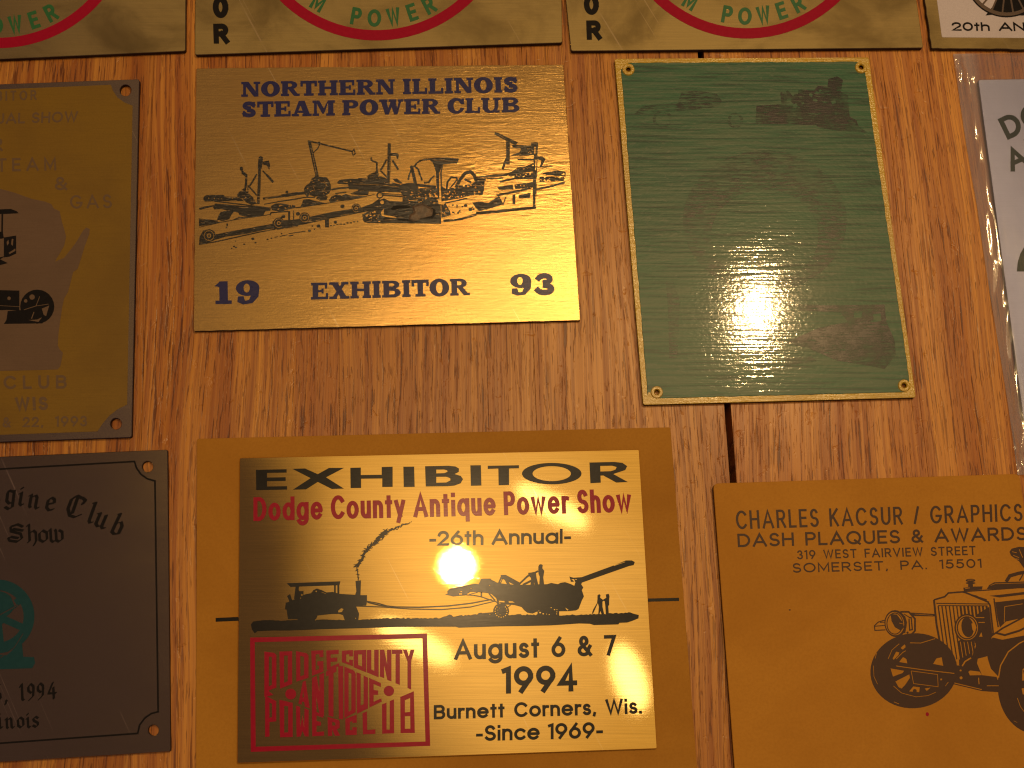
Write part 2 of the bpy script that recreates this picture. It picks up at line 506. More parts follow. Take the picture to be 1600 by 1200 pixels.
def build(ops, name, mat, parent, z, h, off=0.00005, drop=None, side=None):
    """raised flat shape: top at z+h, sloping skirt down to z.  ops are photo-pixel polygons."""
    verts, edges = [], []
    for poly, sg in ops:
        b = len(verts)
        n = len(poly)
        verts += [Vector((float(x), float(y))) for x, y in poly]
        edges += [(b + i, b + (i + 1) % n) for i in range(n)]
    vo, eo, fo = delaunay_2d_cdt(verts, edges, [], 0, 1e-3, False)[:3]
    V = np.array([(v.x, v.y) for v in vo])
    T = np.array([f for f in fo if len(f) == 3])
    C = V[T].mean(axis=1)
    state = np.zeros(len(T), int)
    for poly, sg in ops:
        lo, hi = poly.min(0), poly.max(0)
        idx = np.nonzero((C[:, 0] >= lo[0]) & (C[:, 0] <= hi[0]) & (C[:, 1] >= lo[1]) & (C[:, 1] <= hi[1]))[0]
        if len(idx):
            m = inside(poly, C[idx])
            state[idx[m]] = sg
    T = T[state > 0]
    if not len(T):
        return None
    zt = z + h
    org = parent.location if parent else Vector((0, 0, 0))
    used = np.unique(T)
    remap = {int(v): i for i, v in enumerate(used)}
    W = [U(V[v][0], V[v][1], zt) for v in used]
    pos = [(p.x - org.x, p.y - org.y, zt - org.z) for p in W]
    faces = []
    cnt = {}
    for t in T:
        i, j, k = (remap[int(v)] for v in t)
        a, b, c = pos[i], pos[j], pos[k]
        cr = (b[0] - a[0]) * (c[1] - a[1]) - (b[1] - a[1]) * (c[0] - a[0])
        if abs(cr) < 1e-13:
            continue
        f = (i, j, k) if cr > 0 else (i, k, j)
        faces.append(f)
        for e in ((f[0], f[1]), (f[1], f[2]), (f[2], f[0])):
            cnt[e] = cnt.get(e, 0) + 1
    bd = [e for e in cnt if (e[1], e[0]) not in cnt]
    nr = {}
    for (a, b) in bd:
        dx, dy = pos[b][0] - pos[a][0], pos[b][1] - pos[a][1]
        l = math.hypot(dx, dy) or 1
        for v in (a, b):
            q = nr.setdefault(v, [0, 0])
            q[0] += dy / l
            q[1] -= dx / l
    drop = h if drop is None else drop
    low = {}
    mid = {}
    for v, q in nr.items():
        l = math.hypot(*q) or 1
        ox, oy = q[0] / l * off, q[1] / l * off
        mid[v] = len(pos)
        pos.append((pos[v][0] + ox, pos[v][1] + oy, pos[v][2] - drop))
        if drop < h - 1e-9:
            low[v] = len(pos)
            pos.append((pos[v][0] + ox, pos[v][1] + oy, z - org.z))
    for (a, b) in bd:
        faces.append((b, a, mid[a], mid[b]))
    n_top = len(faces)
    if low:
        for (a, b) in bd:
            faces.append((mid[b], mid[a], low[a], low[b]))
    me = bpy.data.meshes.new(name)
    me.from_pydata(pos, [], faces)
    me.materials.append(mat)
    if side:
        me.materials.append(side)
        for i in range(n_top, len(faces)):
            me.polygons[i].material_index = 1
    me.update()
    o = bpy.data.objects.new(name, me)
    COL.objects.link(o)
    if parent:
        o.parent = parent
    return o


def thing(name, label, cat, px, py, group=None):
    o = bpy.data.objects.new(name, None)
    o.empty_display_size = 0.01
    COL.objects.link(o)
    o.location = U(px, py)
    o['label'] = label
    o['category'] = cat
    if group:
        o['group'] = group
    return o


def rounded(quad, r=4.0, n=4):
    """round the corners of a pixel polygon"""
    out = []
    m = len(quad)
    for i in range(m):
        p = np.array(quad[i], float)
        a = np.array(quad[i - 1], float) - p
        b = np.array(quad[(i + 1) % m], float) - p
        a = a / np.hypot(*a)
        b = b / np.hypot(*b)
        for k in range(n + 1):
            t = k / n
            q = (1 - t) ** 2 * (p + a * r) + t * t * (p + b * r) + 2 * t * (1 - t) * p
            out.append(tuple(q))
    return out


def lerp_quad(quad):
    tl, tr, br, bl = [np.array(q, float) for q in quad]

    def f(u, v):    # u 0..1 left-right, v 0..1 bottom-top
        return (1 - u) * ((1 - v) * bl + v * tl) + u * ((1 - v) * br + v * tr)
    return f


def subdiv(quad, amp=0.0, step=12, seed=0):
    """edge of a pixel polygon broken into short, slightly uneven pieces"""
    q = random.Random(seed)
    out = []
    m = len(quad)
    for i in range(m):
        a, b = np.array(quad[i], float), np.array(quad[(i + 1) % m], float)
        d = b - a
        l = np.hypot(*d)
        nn = np.array((-d[1], d[0])) / l
        k = max(1, int(l / step))
        for j in range(k):
            e = 0 if j == 0 else q.uniform(-amp, amp)
            out.append(tuple(a + d * j / k + nn * e))
    return out


# ------------------------------------------------------------------ letter shapes
G = {}


def g(ch, wd, *strokes):
    G[ch] = (wd, strokes)


def circ(cx, cy, rx, ry):
    return arc(cx, cy, rx, ry, 0, 360, 30)


g(' ', .34)
g('A', .9, [(0, 0), (.45, 1), (.9, 0)], [(.17, .31), (.73, .31)])
g('B', .68, [(0, 0), (0, 1)], [(0, 1), (.40, 1)] + arc(.40, .76, .24, .24, 90, -90) + [(0, .52)], [(0, .52), (.42, .52)] + arc(.42, .26, .26, .26, 90, -90) + [(0, 0)])
g('C', .84, arc(.46, .5, .46, .5, 42, 318))
g('D', .78, [(.3, 0), (0, 0), (0, 1), (.3, 1)] + arc(.3, .5, .48, .5, 90, -90))
g('E', .56, [(.56, 1), (0, 1), (0, 0), (.56, 0)], [(0, .52), (.5, .52)])
g('F', .54, [(.54, 1), (0, 1), (0, 0)], [(0, .50), (.47, .50)])
g('G', .9, arc(.46, .5, .46, .5, 42, 350) + [(.52, .42)])
g('H', .72, [(0, 0), (0, 1)], [(.72, 0), (.72, 1)], [(0, .52), (.72, .52)])
g('I', .001, [(0, 0), (0, 1)])
g('K', .68, [(0, 0), (0, 1)], [(.64, 1), (.04, .40)], [(.22, .58), (.68, 0)])
g('L', .52, [(0, 1), (0, 0), (.52, 0)])
g('M', .86, [(0, 0), (0, 1), (.43, .15), (.86, 1), (.86, 0)])
g('N', .74, [(0, 0), (0, 1), (.74, 0), (.74, 1)])
g('O', .94, circ(.47, .5, .47, .5))
g('P', .62, [(0, 0), (0, 1), (.36, 1)] + arc(.36, .73, .27, .27, 90, -90) + [(0, .46)])
g('Q', .94, circ(.47, .5, .47, .5), [(.56, .26), (.90, -.04)])
g('R', .68, [(0, 0), (0, 1), (.38, 1)] + arc(.38, .74, .26, .26, 90, -90) + [(0, .48)], [(.34, .48), (.68, 0)])
g('S', .62, arc(.31, .745, .27, .255, 28, 270) + arc(.31, .245, .31, .245, 90, -152))
g('T', .66, [(0, 1), (.66, 1)], [(.33, 1), (.33, 0)])
g('U', .70, [(0, 1), (0, .35)] + arc(.35, .35, .35, .35, 180, 360) + [(.70, 1)])
g('V', .82, [(0, 1), (.41, 0), (.82, 1)])
g('W', 1.16, [(0, 1), (.29, 0), (.58, 1), (.87, 0), (1.16, 1)])
g('X', .72, [(0, 1), (.72, 0)], [(.72, 1), (0, 0)])
g('Y', .72, [(0, 1), (.36, .48), (.72, 1)], [(.36, .48), (.36, 0)])
g('o', .70, circ(.35, .35, .35, .35))
g('c', .62, arc(.35, .35, .35, .35, 42, 318))
g('e', .70, [(.0, .36), (.69, .36)] + arc(.35, .35, .35, .35, 4, 318))
g('d', .70, circ(.35, .35, .35, .35), [(.70, 0), (.70, 1)])
g('a', .70, circ(.35, .35, .35, .35), [(.70, 0), (.70, .70)])
g('q', .70, circ(.35, .35, .35, .35), [(.70, -.28), (.70, .70)])
g('g', .70, circ(.35, .35, .35, .35), [(.70, .70), (.70, -.02)] + arc(.35, -.02, .35, .26, 0, -150))
g('n', .54, [(0, 0), (0, .70)], [(0, .40)] + arc(.27, .43, .27, .27, 175, 0) + [(.54, 0)])
g('h', .54, [(0, 0), (0, 1)], [(0, .40)] + arc(.27, .43, .27, .27, 175, 0) + [(.54, 0)])
g('u', .54, [(0, .70), (0, .27)] + arc(.27, .27, .27, .27, 180, 360) + [(.54, .70)], [(.54, 0), (.54, .70)])
g('t', .28, [(.14, 0), (.14, .94)], [(0, .69), (.28, .69)])
g('i', .001, [(0, 0), (0, .63)], [(0, .98), (0, 1.0)])
g('l', .001, [(0, 0), (0, 1)])
g('r', .28, [(0, 0), (0, .70)], [(0, .40)] + arc(.25, .42, .25, .27, 175, 75))
g('s', .44, arc(.22, .525, .19, .175, 30, 270) + arc(.22, .175, .22, .175, 90, -150))
g('w', .92, [(0, .70), (.23, 0), (.46, .70), (.69, 0), (.92, .70)])
g('y', .60, [(0, .70), (.32, .02)], [(.60, .70), (.18, -.27)])
g('0', .66, circ(.33, .5, .33, .5))
g('1', .20, [(0, .93), (.20, 1), (.20, 0)])
g('2', .60, arc(.29, .71, .29, .29, 170, -38) + [(0, 0), (.60, 0)])
g('3', .58, arc(.28, .75, .25, .25, 155, -80), arc(.28, .26, .30, .26, 80, -155))
g('4', .64, [(.46, 0), (.46, 1), (0, .28), (.64, .28)])
g('5', .58, [(.52, 1), (.12, 1), (.06, .56)] + arc(.28, .32, .30, .32, 125, -150))
g('6', .66, circ(.33, .33, .33, .33), [(.05, .48), (.42, 1)])
g('7', .54, [(0, 1), (.54, 1), (.16, 0)])
g('9', .66, circ(.33, .67, .33, .33), [(.61, .52), (.24, 0)])
g('&', .70, [(.70, 0), (.13, .66)] + arc(.30, .78, .19, .22, 205, -30) + [(.10, .42)] + arc(.29, .24, .29, .24, 140, 375) + [(.68, .47)])
g('-', .28, [(0, .36), (.28, .36)])
g('.', .001, [(0, 0), (0, .01)])
g(',', .04, [(.04, .02), (0, -.12)])
g('/', .36, [(0, 0), (.36, 1)])


def text(art, s, quad, wt=.15, track=.10, space=.34):
    """monoline lettering stretched over a pixel quad (cap height = quad height)"""
    f = lerp_quad(quad)
    tl, tr, br, bl = [np.array(q, float) for q in quad]
    H = (np.hypot(*(tl - bl)) + np.hypot(*(tr - br))) / 2
    Wd = (np.hypot(*(tr - tl)) + np.hypot(*(br - bl))) / 2
    asp = Wd / H
    fixed = sum((wt + track) if c != ' ' else track for c in s) - track
    nat = sum(G[c][0] if c != ' ' else space for c in s)
    sx = (asp - fixed) / nat
    x = 0.0
    for c in s:
        if c == ' ':
            x += space * sx + track
            continue
        wd, strokes = G[c]
        for st in strokes:
            pts = [(x + wt / 2 + px * sx, wt / 2 + py * (1 - wt)) for px, py in st]
            poly = ribbon(pts, wt)
            art.add([tuple(f(a / asp, b)) for a, b in poly], 1)
        x += wd * sx + wt + track


def glyph_at(art, c, cx, cy, hgt, ang, wt=.16, sx=1.0):
    """one letter centred on a pixel, turned by ang (picture-clockwise)"""
    wd, strokes = G[c]
    ca, sa = math.cos(ang), math.sin(ang)
    for st in strokes:
        pts = [((px - wd / 2) * sx, -.5 + wt / 2 + py * (1 - wt)) for px, py in st]
        poly = ribbon(pts, wt)
        art.add([(cx + hgt * (a * ca + b * sa), cy + hgt * (a * sa - b * ca)) for a, b in poly], 1)


def Rc(x0, y0, x1, y1):
    return [(x0, y0), (x1, y0), (x1, y1), (x0, y1)]


def slab(c):
    t_, s_ = .15, .34
    st = lambda x, e=.09: [(Rc(x, 0, x + s_, 1), 1), (Rc(x - e, 0, x + s_ + e, t_), 1), (Rc(x - e, 1 - t_, x + s_ + e, 1), 1)]
    if c == 'N':
        return 1.22, [(Rc(.12, 0, .30, 1), 1), (Rc(0, 0, .42, t_), 1), (Rc(0, 1 - t_, .40, 1), 1), ([(.06, 1), (.46, 1), (1.10, .12), (1.10, 0), (.82, 0), (.12, .92)], 1), (Rc(.92, 0, 1.10, 1), 1), (Rc(.80, 1 - t_, 1.22, 1), 1)]
    if c == 'O':
        return 1.22, [(ell(.61, .5, .61, .53), 1), (ell(.61, .5, .21, .35), -1)]
    bowl = [(ell(.62, .73, .44, .27), 1), (Rc(.35, .46, .62, 1), 1), (ell(.60, .73, .14, .12), -1), (Rc(.46, .61, .60, .85), -1)]
    if c == 'R':
        return 1.22, bowl + [(Rc(.46, .46, .52, .6), 1)] + st(.1) + [([(.46, .5), (.80, .52), (1.08, .14), (1.22, .14), (1.22, 0), (.86, 0)], 1)]
    if c == 'P':
        return 1.08, bowl + st(.1)
    if c == 'T':
        return 1.06, [(Rc(0, .82, 1.06, 1), 1), (Rc(0, .62, .15, 1), 1), (Rc(.91, .62, 1.06, 1), 1), (Rc(.36, 0, .70, 1), 1), (Rc(.22, 0, .84, t_), 1)]
    if c == 'H':
        return 1.30, st(.1) + st(.86) + [(Rc(.4, .43, .9, .58), 1)]
    if c == 'E':
        return 1.08, st(.1) + [(Rc(0, .85, 1.0, 1), 1), (Rc(.86, .64, 1.0, 1), 1), (Rc(0, 0, 1.06, .15), 1), (Rc(.92, 0, 1.06, .36), 1), (Rc(.4, .43, .72, .57), 1), (Rc(.66, .35, .78, .65), 1)]
    if c == 'I':
        return .58, st(.12)
    if c == 'L':
        return .98, st(.1) + [(Rc(0, 0, .96, .15), 1), (Rc(.82, 0, .96, .38), 1)]
    if c == 'S':
        return .94, [(ribbon(arc(.46, .735, .29, .155, 20, 270) + arc(.46, .275, .31, .165, 90, -160), .25), 1), (Rc(.72, .62, .84, .98), 1), (Rc(.06, .04, .18, .40), 1)]
    if c == 'A':
        return 1.30, [([(.1, 0), (.46, 1), (.84, 1), (1.22, 0), (.82, 0), (.58, .70), (.28, 0)], 1), (Rc(.3, .22, .9, .36), 1), (Rc(0, 0, .46, t_), 1), (Rc(.70, 0, 1.30, t_), 1)]
    if c == 'M':
        return 1.46, [(Rc(.1, 0, .28, 1), 1), (Rc(1.02, 0, 1.36, 1), 1), ([(.06, 1), (.44, 1), (.74, .48), (1.0, 1), (1.3, 1), (1.02, .86), (.76, .14), (.64, .14), (.26, .84)], 1), (Rc(0, 0, .42, t_), 1), (Rc(.9, 0, 1.46, t_), 1), (Rc(0, 1 - t_, .4, 1), 1), (Rc(1.06, 1 - t_, 1.46, 1), 1)]
    if c == 'W':
        return 1.58, [([(.08, 1), (.44, 1), (.60, .42), (.74, .8), (.68, 1), (1.04, 1), (1.18, .42), (1.32, 1), (1.48, 1), (1.20, 0), (.98, 0), (.82, .5), (.62, 0), (.40, 0)], 1), (Rc(0, 1 - t_, .54, 1), 1), (Rc(.62, 1 - t_, 1.12, 1), 1), (Rc(1.22, 1 - t_, 1.58, 1), 1)]
    if c == 'C':
        return 1.10, [(ell(.56, .5, .56, .53), 1), (ell(.62, .5, .24, .35), -1), ([(.62, .62), (1.3, .62), (1.3, .36), (.62, .36)], -1), (Rc(.92, .60, 1.06, .98), 1)]
    if c == 'U':
        return 1.28, [(ell(.60, .36, .50, .38), 1), (Rc(.10, .36, 1.12, 1), 1), (ell(.66, .38, .22, .24), -1), (Rc(.44, .38, .88, 1.2), -1), (Rc(0, 1 - t_, .54, 1), 1), (Rc(.78, 1 - t_, 1.28, 1), 1), (Rc(.9, 0, 1.2, t_), 1)]
    if c == 'B':
        return 1.18, [(ell(.66, .75, .42, .25), 1), (ell(.68, .27, .48, .27), 1), (Rc(.3, 0, .66, 1), 1), (ell(.64, .75, .14, .10), -1), (Rc(.44, .65, .64, .85), -1), (ell(.66, .28, .17, .12), -1), (Rc(.44, .16, .66, .40), -1)] + st(.1)
    if c == 'X':
        return 1.26, [([(.1, 1), (.5, 1), (1.16, 0), (.76, 0)], 1), ([(.84, 1), (1.06, 1), (.40, 0), (.14, 0)], 1), (Rc(0, 0, .48, t_), 1), (Rc(.68, 0, 1.26, t_), 1), (Rc(0, 1 - t_, .58, 1), 1), (Rc(.76, 1 - t_, 1.20, 1), 1)]
    if c == '1':
        return .72, [(Rc(.20, 0, .56, 1), 1), (Rc(.02, 0, .72, t_), 1), ([(0, .80), (.24, 1), (.56, 1), (.3, .74)], 1)]
    if c == '9':
        return 1.0, [(ell(.5, .68, .5, .34), 1), (ell(.46, .68, .14, .2), -1), ([(.66, .72), (1.0, .68), (.96, .3), (.7, .02), (.3, -.03), (.05, .08), (.08, .32), (.32, .32), (.38, .12), (.56, .16), (.68, .45)], 1)]
    if c == '3':
        return .96, [(ribbon(arc(.44, .74, .28, .16, 160, -80), .25), 1), (ribbon(arc(.44, .27, .34, .17, 80, -160), .26), 1)]


def slab_text(art, s, quad, track=.06, space=.42):
    f = lerp_quad(quad)
    tot = 0
    lay = []
    for c in s:
        if c == ' ':
            tot += space
            continue
        wd, ops = slab(c)
        lay.append((tot, ops))
        tot += wd + track
    tot -= track
    for x0, ops in lay:
        for poly, sg in ops:
            art.add([tuple(f((x0 + a) / tot, b)) for a, b in poly], sg)


# broad-nib black letter
BL = {
    'i': [[(0, .58), (.08, .65), (.08, .08), (.16, 0), (.22, .06)], [(.06, .84), (.10, .90)]],
    'n': [[(0, .58), (.08, .65), (.08, .06), (.14, 0)], [(.08, .5), (.3, .65), (.38, .55), (.38, .08), (.46, 0), (.52, .06)]],
    'g': [[(.35, .62), (.12, .65), (.06, .5), (.06, .12), (.2, 0), (.38, .1)], [(.38, .68), (.38, -.15), (.2, -.28), (.02, -.2)]],
    'e': [[(.08, .3), (.38, .42), (.36, .6), (.2, .66), (.06, .5), (.06, .12), (.2, 0), (.4, .1)]],
    'l': [[(.02, .95), (.1, 1), (.1, .08), (.18, 0), (.25, .06)]],
    'u': [[(0, .58), (.08, .65), (.08, .1), (.2, 0), (.38, .12)], [(.38, .65), (.38, .08), (.46, 0), (.52, .06)]],
    'b': [[(.04, .95), (.1, 1), (.1, .05), (.24, 0), (.42, .1), (.42, .5), (.3, .65), (.1, .48)]],
    'o': [[(.22, .66), (.06, .5), (.06, .12), (.22, 0), (.4, .14), (.4, .52), (.22, .66)]],
    'w': [[(0, .65), (.08, .75), (.08, .1), (.18, 0), (.34, .12)], [(.3, .7), (.34, .6), (.34, .08), (.46, 0), (.64, .14), (.64, .55), (.5, .66)]],
    'h': [[(.02, .95), (.1, 1), (.1, .06), (.02, 0)], [(.1, .5), (.3, .65), (.4, .52), (.4, .05), (.28, -.2)]],
    's': [[(.36, .56), (.22, .66), (.06, .54), (.1, .4), (.34, .26), (.34, .1), (.2, 0), (.02, .1)]],
    'C': [[(.5, .95), (.25, 1), (.05, .75), (.03, .3), (.2, .02), (.45, .02), (.65, .2)], [(.3, .95), (.28, .15)], [(.5, .98), (.68, .9), (.6, .7)]],
    'S': [[(.6, .85), (.4, 1), (.12, .88), (.12, .62), (.5, .45), (.55, .18), (.35, 0), (.05, .08), (0, .25)], [(.2, .75), (.6, .62)], [(.1, .3), (.4, .2)]],
    '1': [[(0, .82), (.12, 1), (.12, .04), (.2, 0)]],
    '9': [[(.2, 1), (.04, .82), (.04, .58), (.2, .44), (.36, .6), (.36, .86), (.2, 1)], [(.36, .7), (.32, .25), (.06, 0)]],
    '4': [[(.30, 1), (0, .34), (.46, .34)], [(.32, .7), (.32, 0)]],
    '6': [[(.34, 1), (.08, .7), (.04, .2), (.2, 0), (.36, .18), (.34, .44), (.2, .54), (.06, .4)]],
    ',': [[(.04, .06), (.08, .02), (0, -.18)]],
}


def hull(pts):
    P = sorted(set((round(a, 6), round(b, 6)) for a, b in pts))

    def half(seq):
        o = []
        for p in seq:
            while len(o) > 1 and (o[-1][0] - o[-2][0]) * (p[1] - o[-2][1]) - (o[-1][1] - o[-2][1]) * (p[0] - o[-2][0]) <= 0:
                o.pop()
            o.append(p)
        return o[:-1]
    return half(P) + half(P[::-1])


def nib(art, c, x, y, size, ang=0.0, sx=1.0):
    """black-letter glyph: left foot at pixel x,y; ang turns it picture-clockwise"""
    hw, th = .078, .018
    a0 = R(40)
    dx, dy = hw * math.cos(a0), hw * math.sin(a0)
    ex, ey = -th * math.sin(a0), th * math.cos(a0)
    ca, sa = math.cos(ang), math.sin(ang)
    for st in BL[c]:
        for p, q in zip(st, st[1:]):
            pts = []
            for (u, v) in (p, q):
                u *= sx
                for s1 in (-1, 1):
                    for s2 in (-1, 1):
                        pts.append((u + s1 * dx + s2 * ex, v + s1 * dy + s2 * ey))
            art.add([(x + size * (a * ca + b * sa), y + size * (a * sa - b * ca)) for a, b in hull(pts)], 1)


# ------------------------------------------------------------------ oak floor
def floor():
    # seams measured in photo pixels on the line y=650; the boards run 2 degrees off the camera axis
    ang = R(2.0)
    ca, sa = math.cos(ang), math.sin(ang)
    seams = [-440, -66, 222, 530, 838, 1138, 1440, 1745, 2060]
    xs = []
    for s in seams:
        p = U(s, 650)
        xs.append(p.x * ca + p.y * sa)
    pos, faces, tone = [], [], []
    tones = [.42, .36, .66, .54, .66, 1.05, 1.05, .70]
    y0, y1 = -0.35, 0.75
    for i in range(len(xs) - 1):
        gap = 0.0008 if seams[i] == 1138 else 0.00003
        gap2 = 0.0008 if seams[i + 1] == 1138 else 0.00003
        a, b = xs[i] + gap, xs[i + 1] - gap2
        ch = 0.00006
        k = len(pos)
        for y in (y0, y1):
            pos += [(a, y, -0.012), (a, y, -ch), (a + ch * .6, y, 0), (b - ch * .6, y, 0), (b, y, -ch), (b, y, -0.012)]
        for j in range(5):
            faces.append((k + j, k + j + 1, k + 7 + j, k + 6 + j))
            tone.append(tones[i])
    k = len(pos)
    pos += [(xs[0], y0, -.0125), (xs[-1], y0, -.0125), (xs[-1], y1, -.0125), (xs[0], y1, -.0125)]
    faces.append((k, k + 1, k + 2, k + 3))
    tone.append(0.0)
    me = bpy.data.meshes.new('floor')
    me.from_pydata(pos, [], [f[::-1] if len(f) == 4 and f[0] < k else f for f in faces])
    at = me.attributes.new('board', 'FLOAT', 'FACE')
    for i, v in enumerate(tone):
        at.data[i].value = v
    me.materials.append(M['oak'])
    o = bpy.data.objects.new('floor', me)
    COL.objects.link(o)
    o.rotation_euler = (0, 0, ang)
    o['kind'] = 'structure'


floor()

INK = 0.00006      # ink film height (m)
Z0 = 0.00015       # plates lie on the boards


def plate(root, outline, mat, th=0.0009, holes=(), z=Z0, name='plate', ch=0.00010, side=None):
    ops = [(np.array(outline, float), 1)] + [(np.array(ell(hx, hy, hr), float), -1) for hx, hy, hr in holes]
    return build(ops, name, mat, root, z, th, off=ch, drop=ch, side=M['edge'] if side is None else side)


def lettering(root, mat, z, fn, name='lettering', h=INK, off=0.00004):
    a = Art()
    fn(a)
    return build(a.ops, name, mat, root, z, h, off=off)


# ------------------------------------------------------------------ three ring plaques along the top
def ring_plaque(label, quad, cx, cy, rad, ang_list, vert, seed):
    c = np.mean(np.array(quad), axis=0)
    root = thing('brass_plaque', label, 'plaque', c[0], c[1], 'brass plaques with a red ring')
    th = 0.0013
    plate(root, rounded(quad, 3), M['old_brass'], th)
    z = Z0 + th
    lettering(root, M['red_ink'], z, lambda a: (a.add(ell(cx, cy, rad, rad, 90)), a.add(ell(cx, cy, rad - 16, rad - 16, 90), -1)), 'red_ring')

    def words(a):
        for ch, deg in ang_list:
            r = rad - 35
            glyph_at(a, ch, cx + r * math.sin(R(deg)), cy + r * math.cos(R(deg)), 27, R(-deg), .19, .62 if ch != 'W' else .5)
    lettering(root, M['green_ink'], z, words)

    def down(a):
        for ch, (x0, y0, x1, y1) in vert:
            text(a, ch, [(x0, y0), (x1, y0 - .5), (x1 + 1, y1), (x0 + 1, y1)], .26)
    if vert:
        lettering(root, M['black_ink'], z, down)
    return root


PW = [('M', -30.5), ('P', -10.2), ('O', -1), ('W', 8.7), ('E', 18.3), ('R', 27.6)]
ring_plaque('brass plaque with red ring at the top left corner above the olive plaque', [(-262, -330), (291, -345), (289, 79), (-285, 104)], -3, -138, 213, PW, [], 1)
ring_plaque('brass plaque with red ring above the gold Northern Illinois plaque', [(308, -345), (872, -352), (878, 66), (305, 85)], 588, -150, 213, PW,
            [('O', (332, -6, 356, 28)), ('R', (333, 37, 357, 68))], 2)
ring_plaque('brass plaque with red ring above the green plaque', [(850, -335), (1382, -345), (1442, 74), (893, 79)], 1167, -148, 208, PW,
            [('O', (912, -9, 935, 23)), ('R', (916, 32, 939, 62))], 3)


# ------------------------------------------------------------------ white anniversary plaque, top right
def anniversary():
    root = thing('enamel_plaque', 'brass plaque with cream panel and spoked wheel at the top right corner', 'plaque', 1600, 0)
    th = 0.0013
    plate(root, rounded(subdiv([(1400, -330), (1930, -335), (1990, 80), (1456, 75)], 0.6, 9, 4), 1.0, 1), M['old_brass'], th)
    z = Z0 + th
    build([(np.array(rounded([(1424, -300), (1920, -305), (1970, 62), (1472, 58)], 2)), 1)], 'panel', M['cream'], root, z, 0.00005, off=0.00004)
    z2 = z + 0.00005
    a = Art()
    cx, cy, r = 1573, -38.5, 65.5
    a.add(ell(cx, cy, r, r, 60))
    a.add(ell(cx, cy, r - 2.2, r - 2.2, 60), -1)
    a.add([(1548, 14), (1556, 5), (1596, 5), (1604, 18), (1590, 22), (1560, 22), (1540, 24)], 1)
    a.add([(1553, 12), (1560, -25), (1610, -25), (1602, 10), (1588, 18), (1570, 19)], 1)
    a.add([(1592, 24), (1602, 16), (1622, 10), (1640, 24)], 1)
    lettering_o = build(a.ops, 'picture', M['black_ink'], root, z2, INK, off=0.00003)
    b = Art()
    b.add(ell(cx, cy, r - 2.2, r - 2.2, 60))
    b.add(ell(cx, cy, r - 7.5, r - 7.5, 60), -1)
    for k in range(14):
        an = R(90 + (k - 6.6) * 16.5)
        b.s(2.6, (cx + 14 * math.cos(an), cy + 14 * math.sin(an)), (cx + (r - 6) * math.cos(an), cy + (r - 6) * math.sin(an)))
    build(b.ops, 'wheel', M['bare'], root, z2 + INK, INK, off=0.00003)
    lettering(root, M['black_ink'], z2, lambda q: text(q, '20th ANNIV', [(1487, 34.5), (1646, 35), (1647.5, 48.5), (1488, 48)], .19, .16, .5))


anniversary()


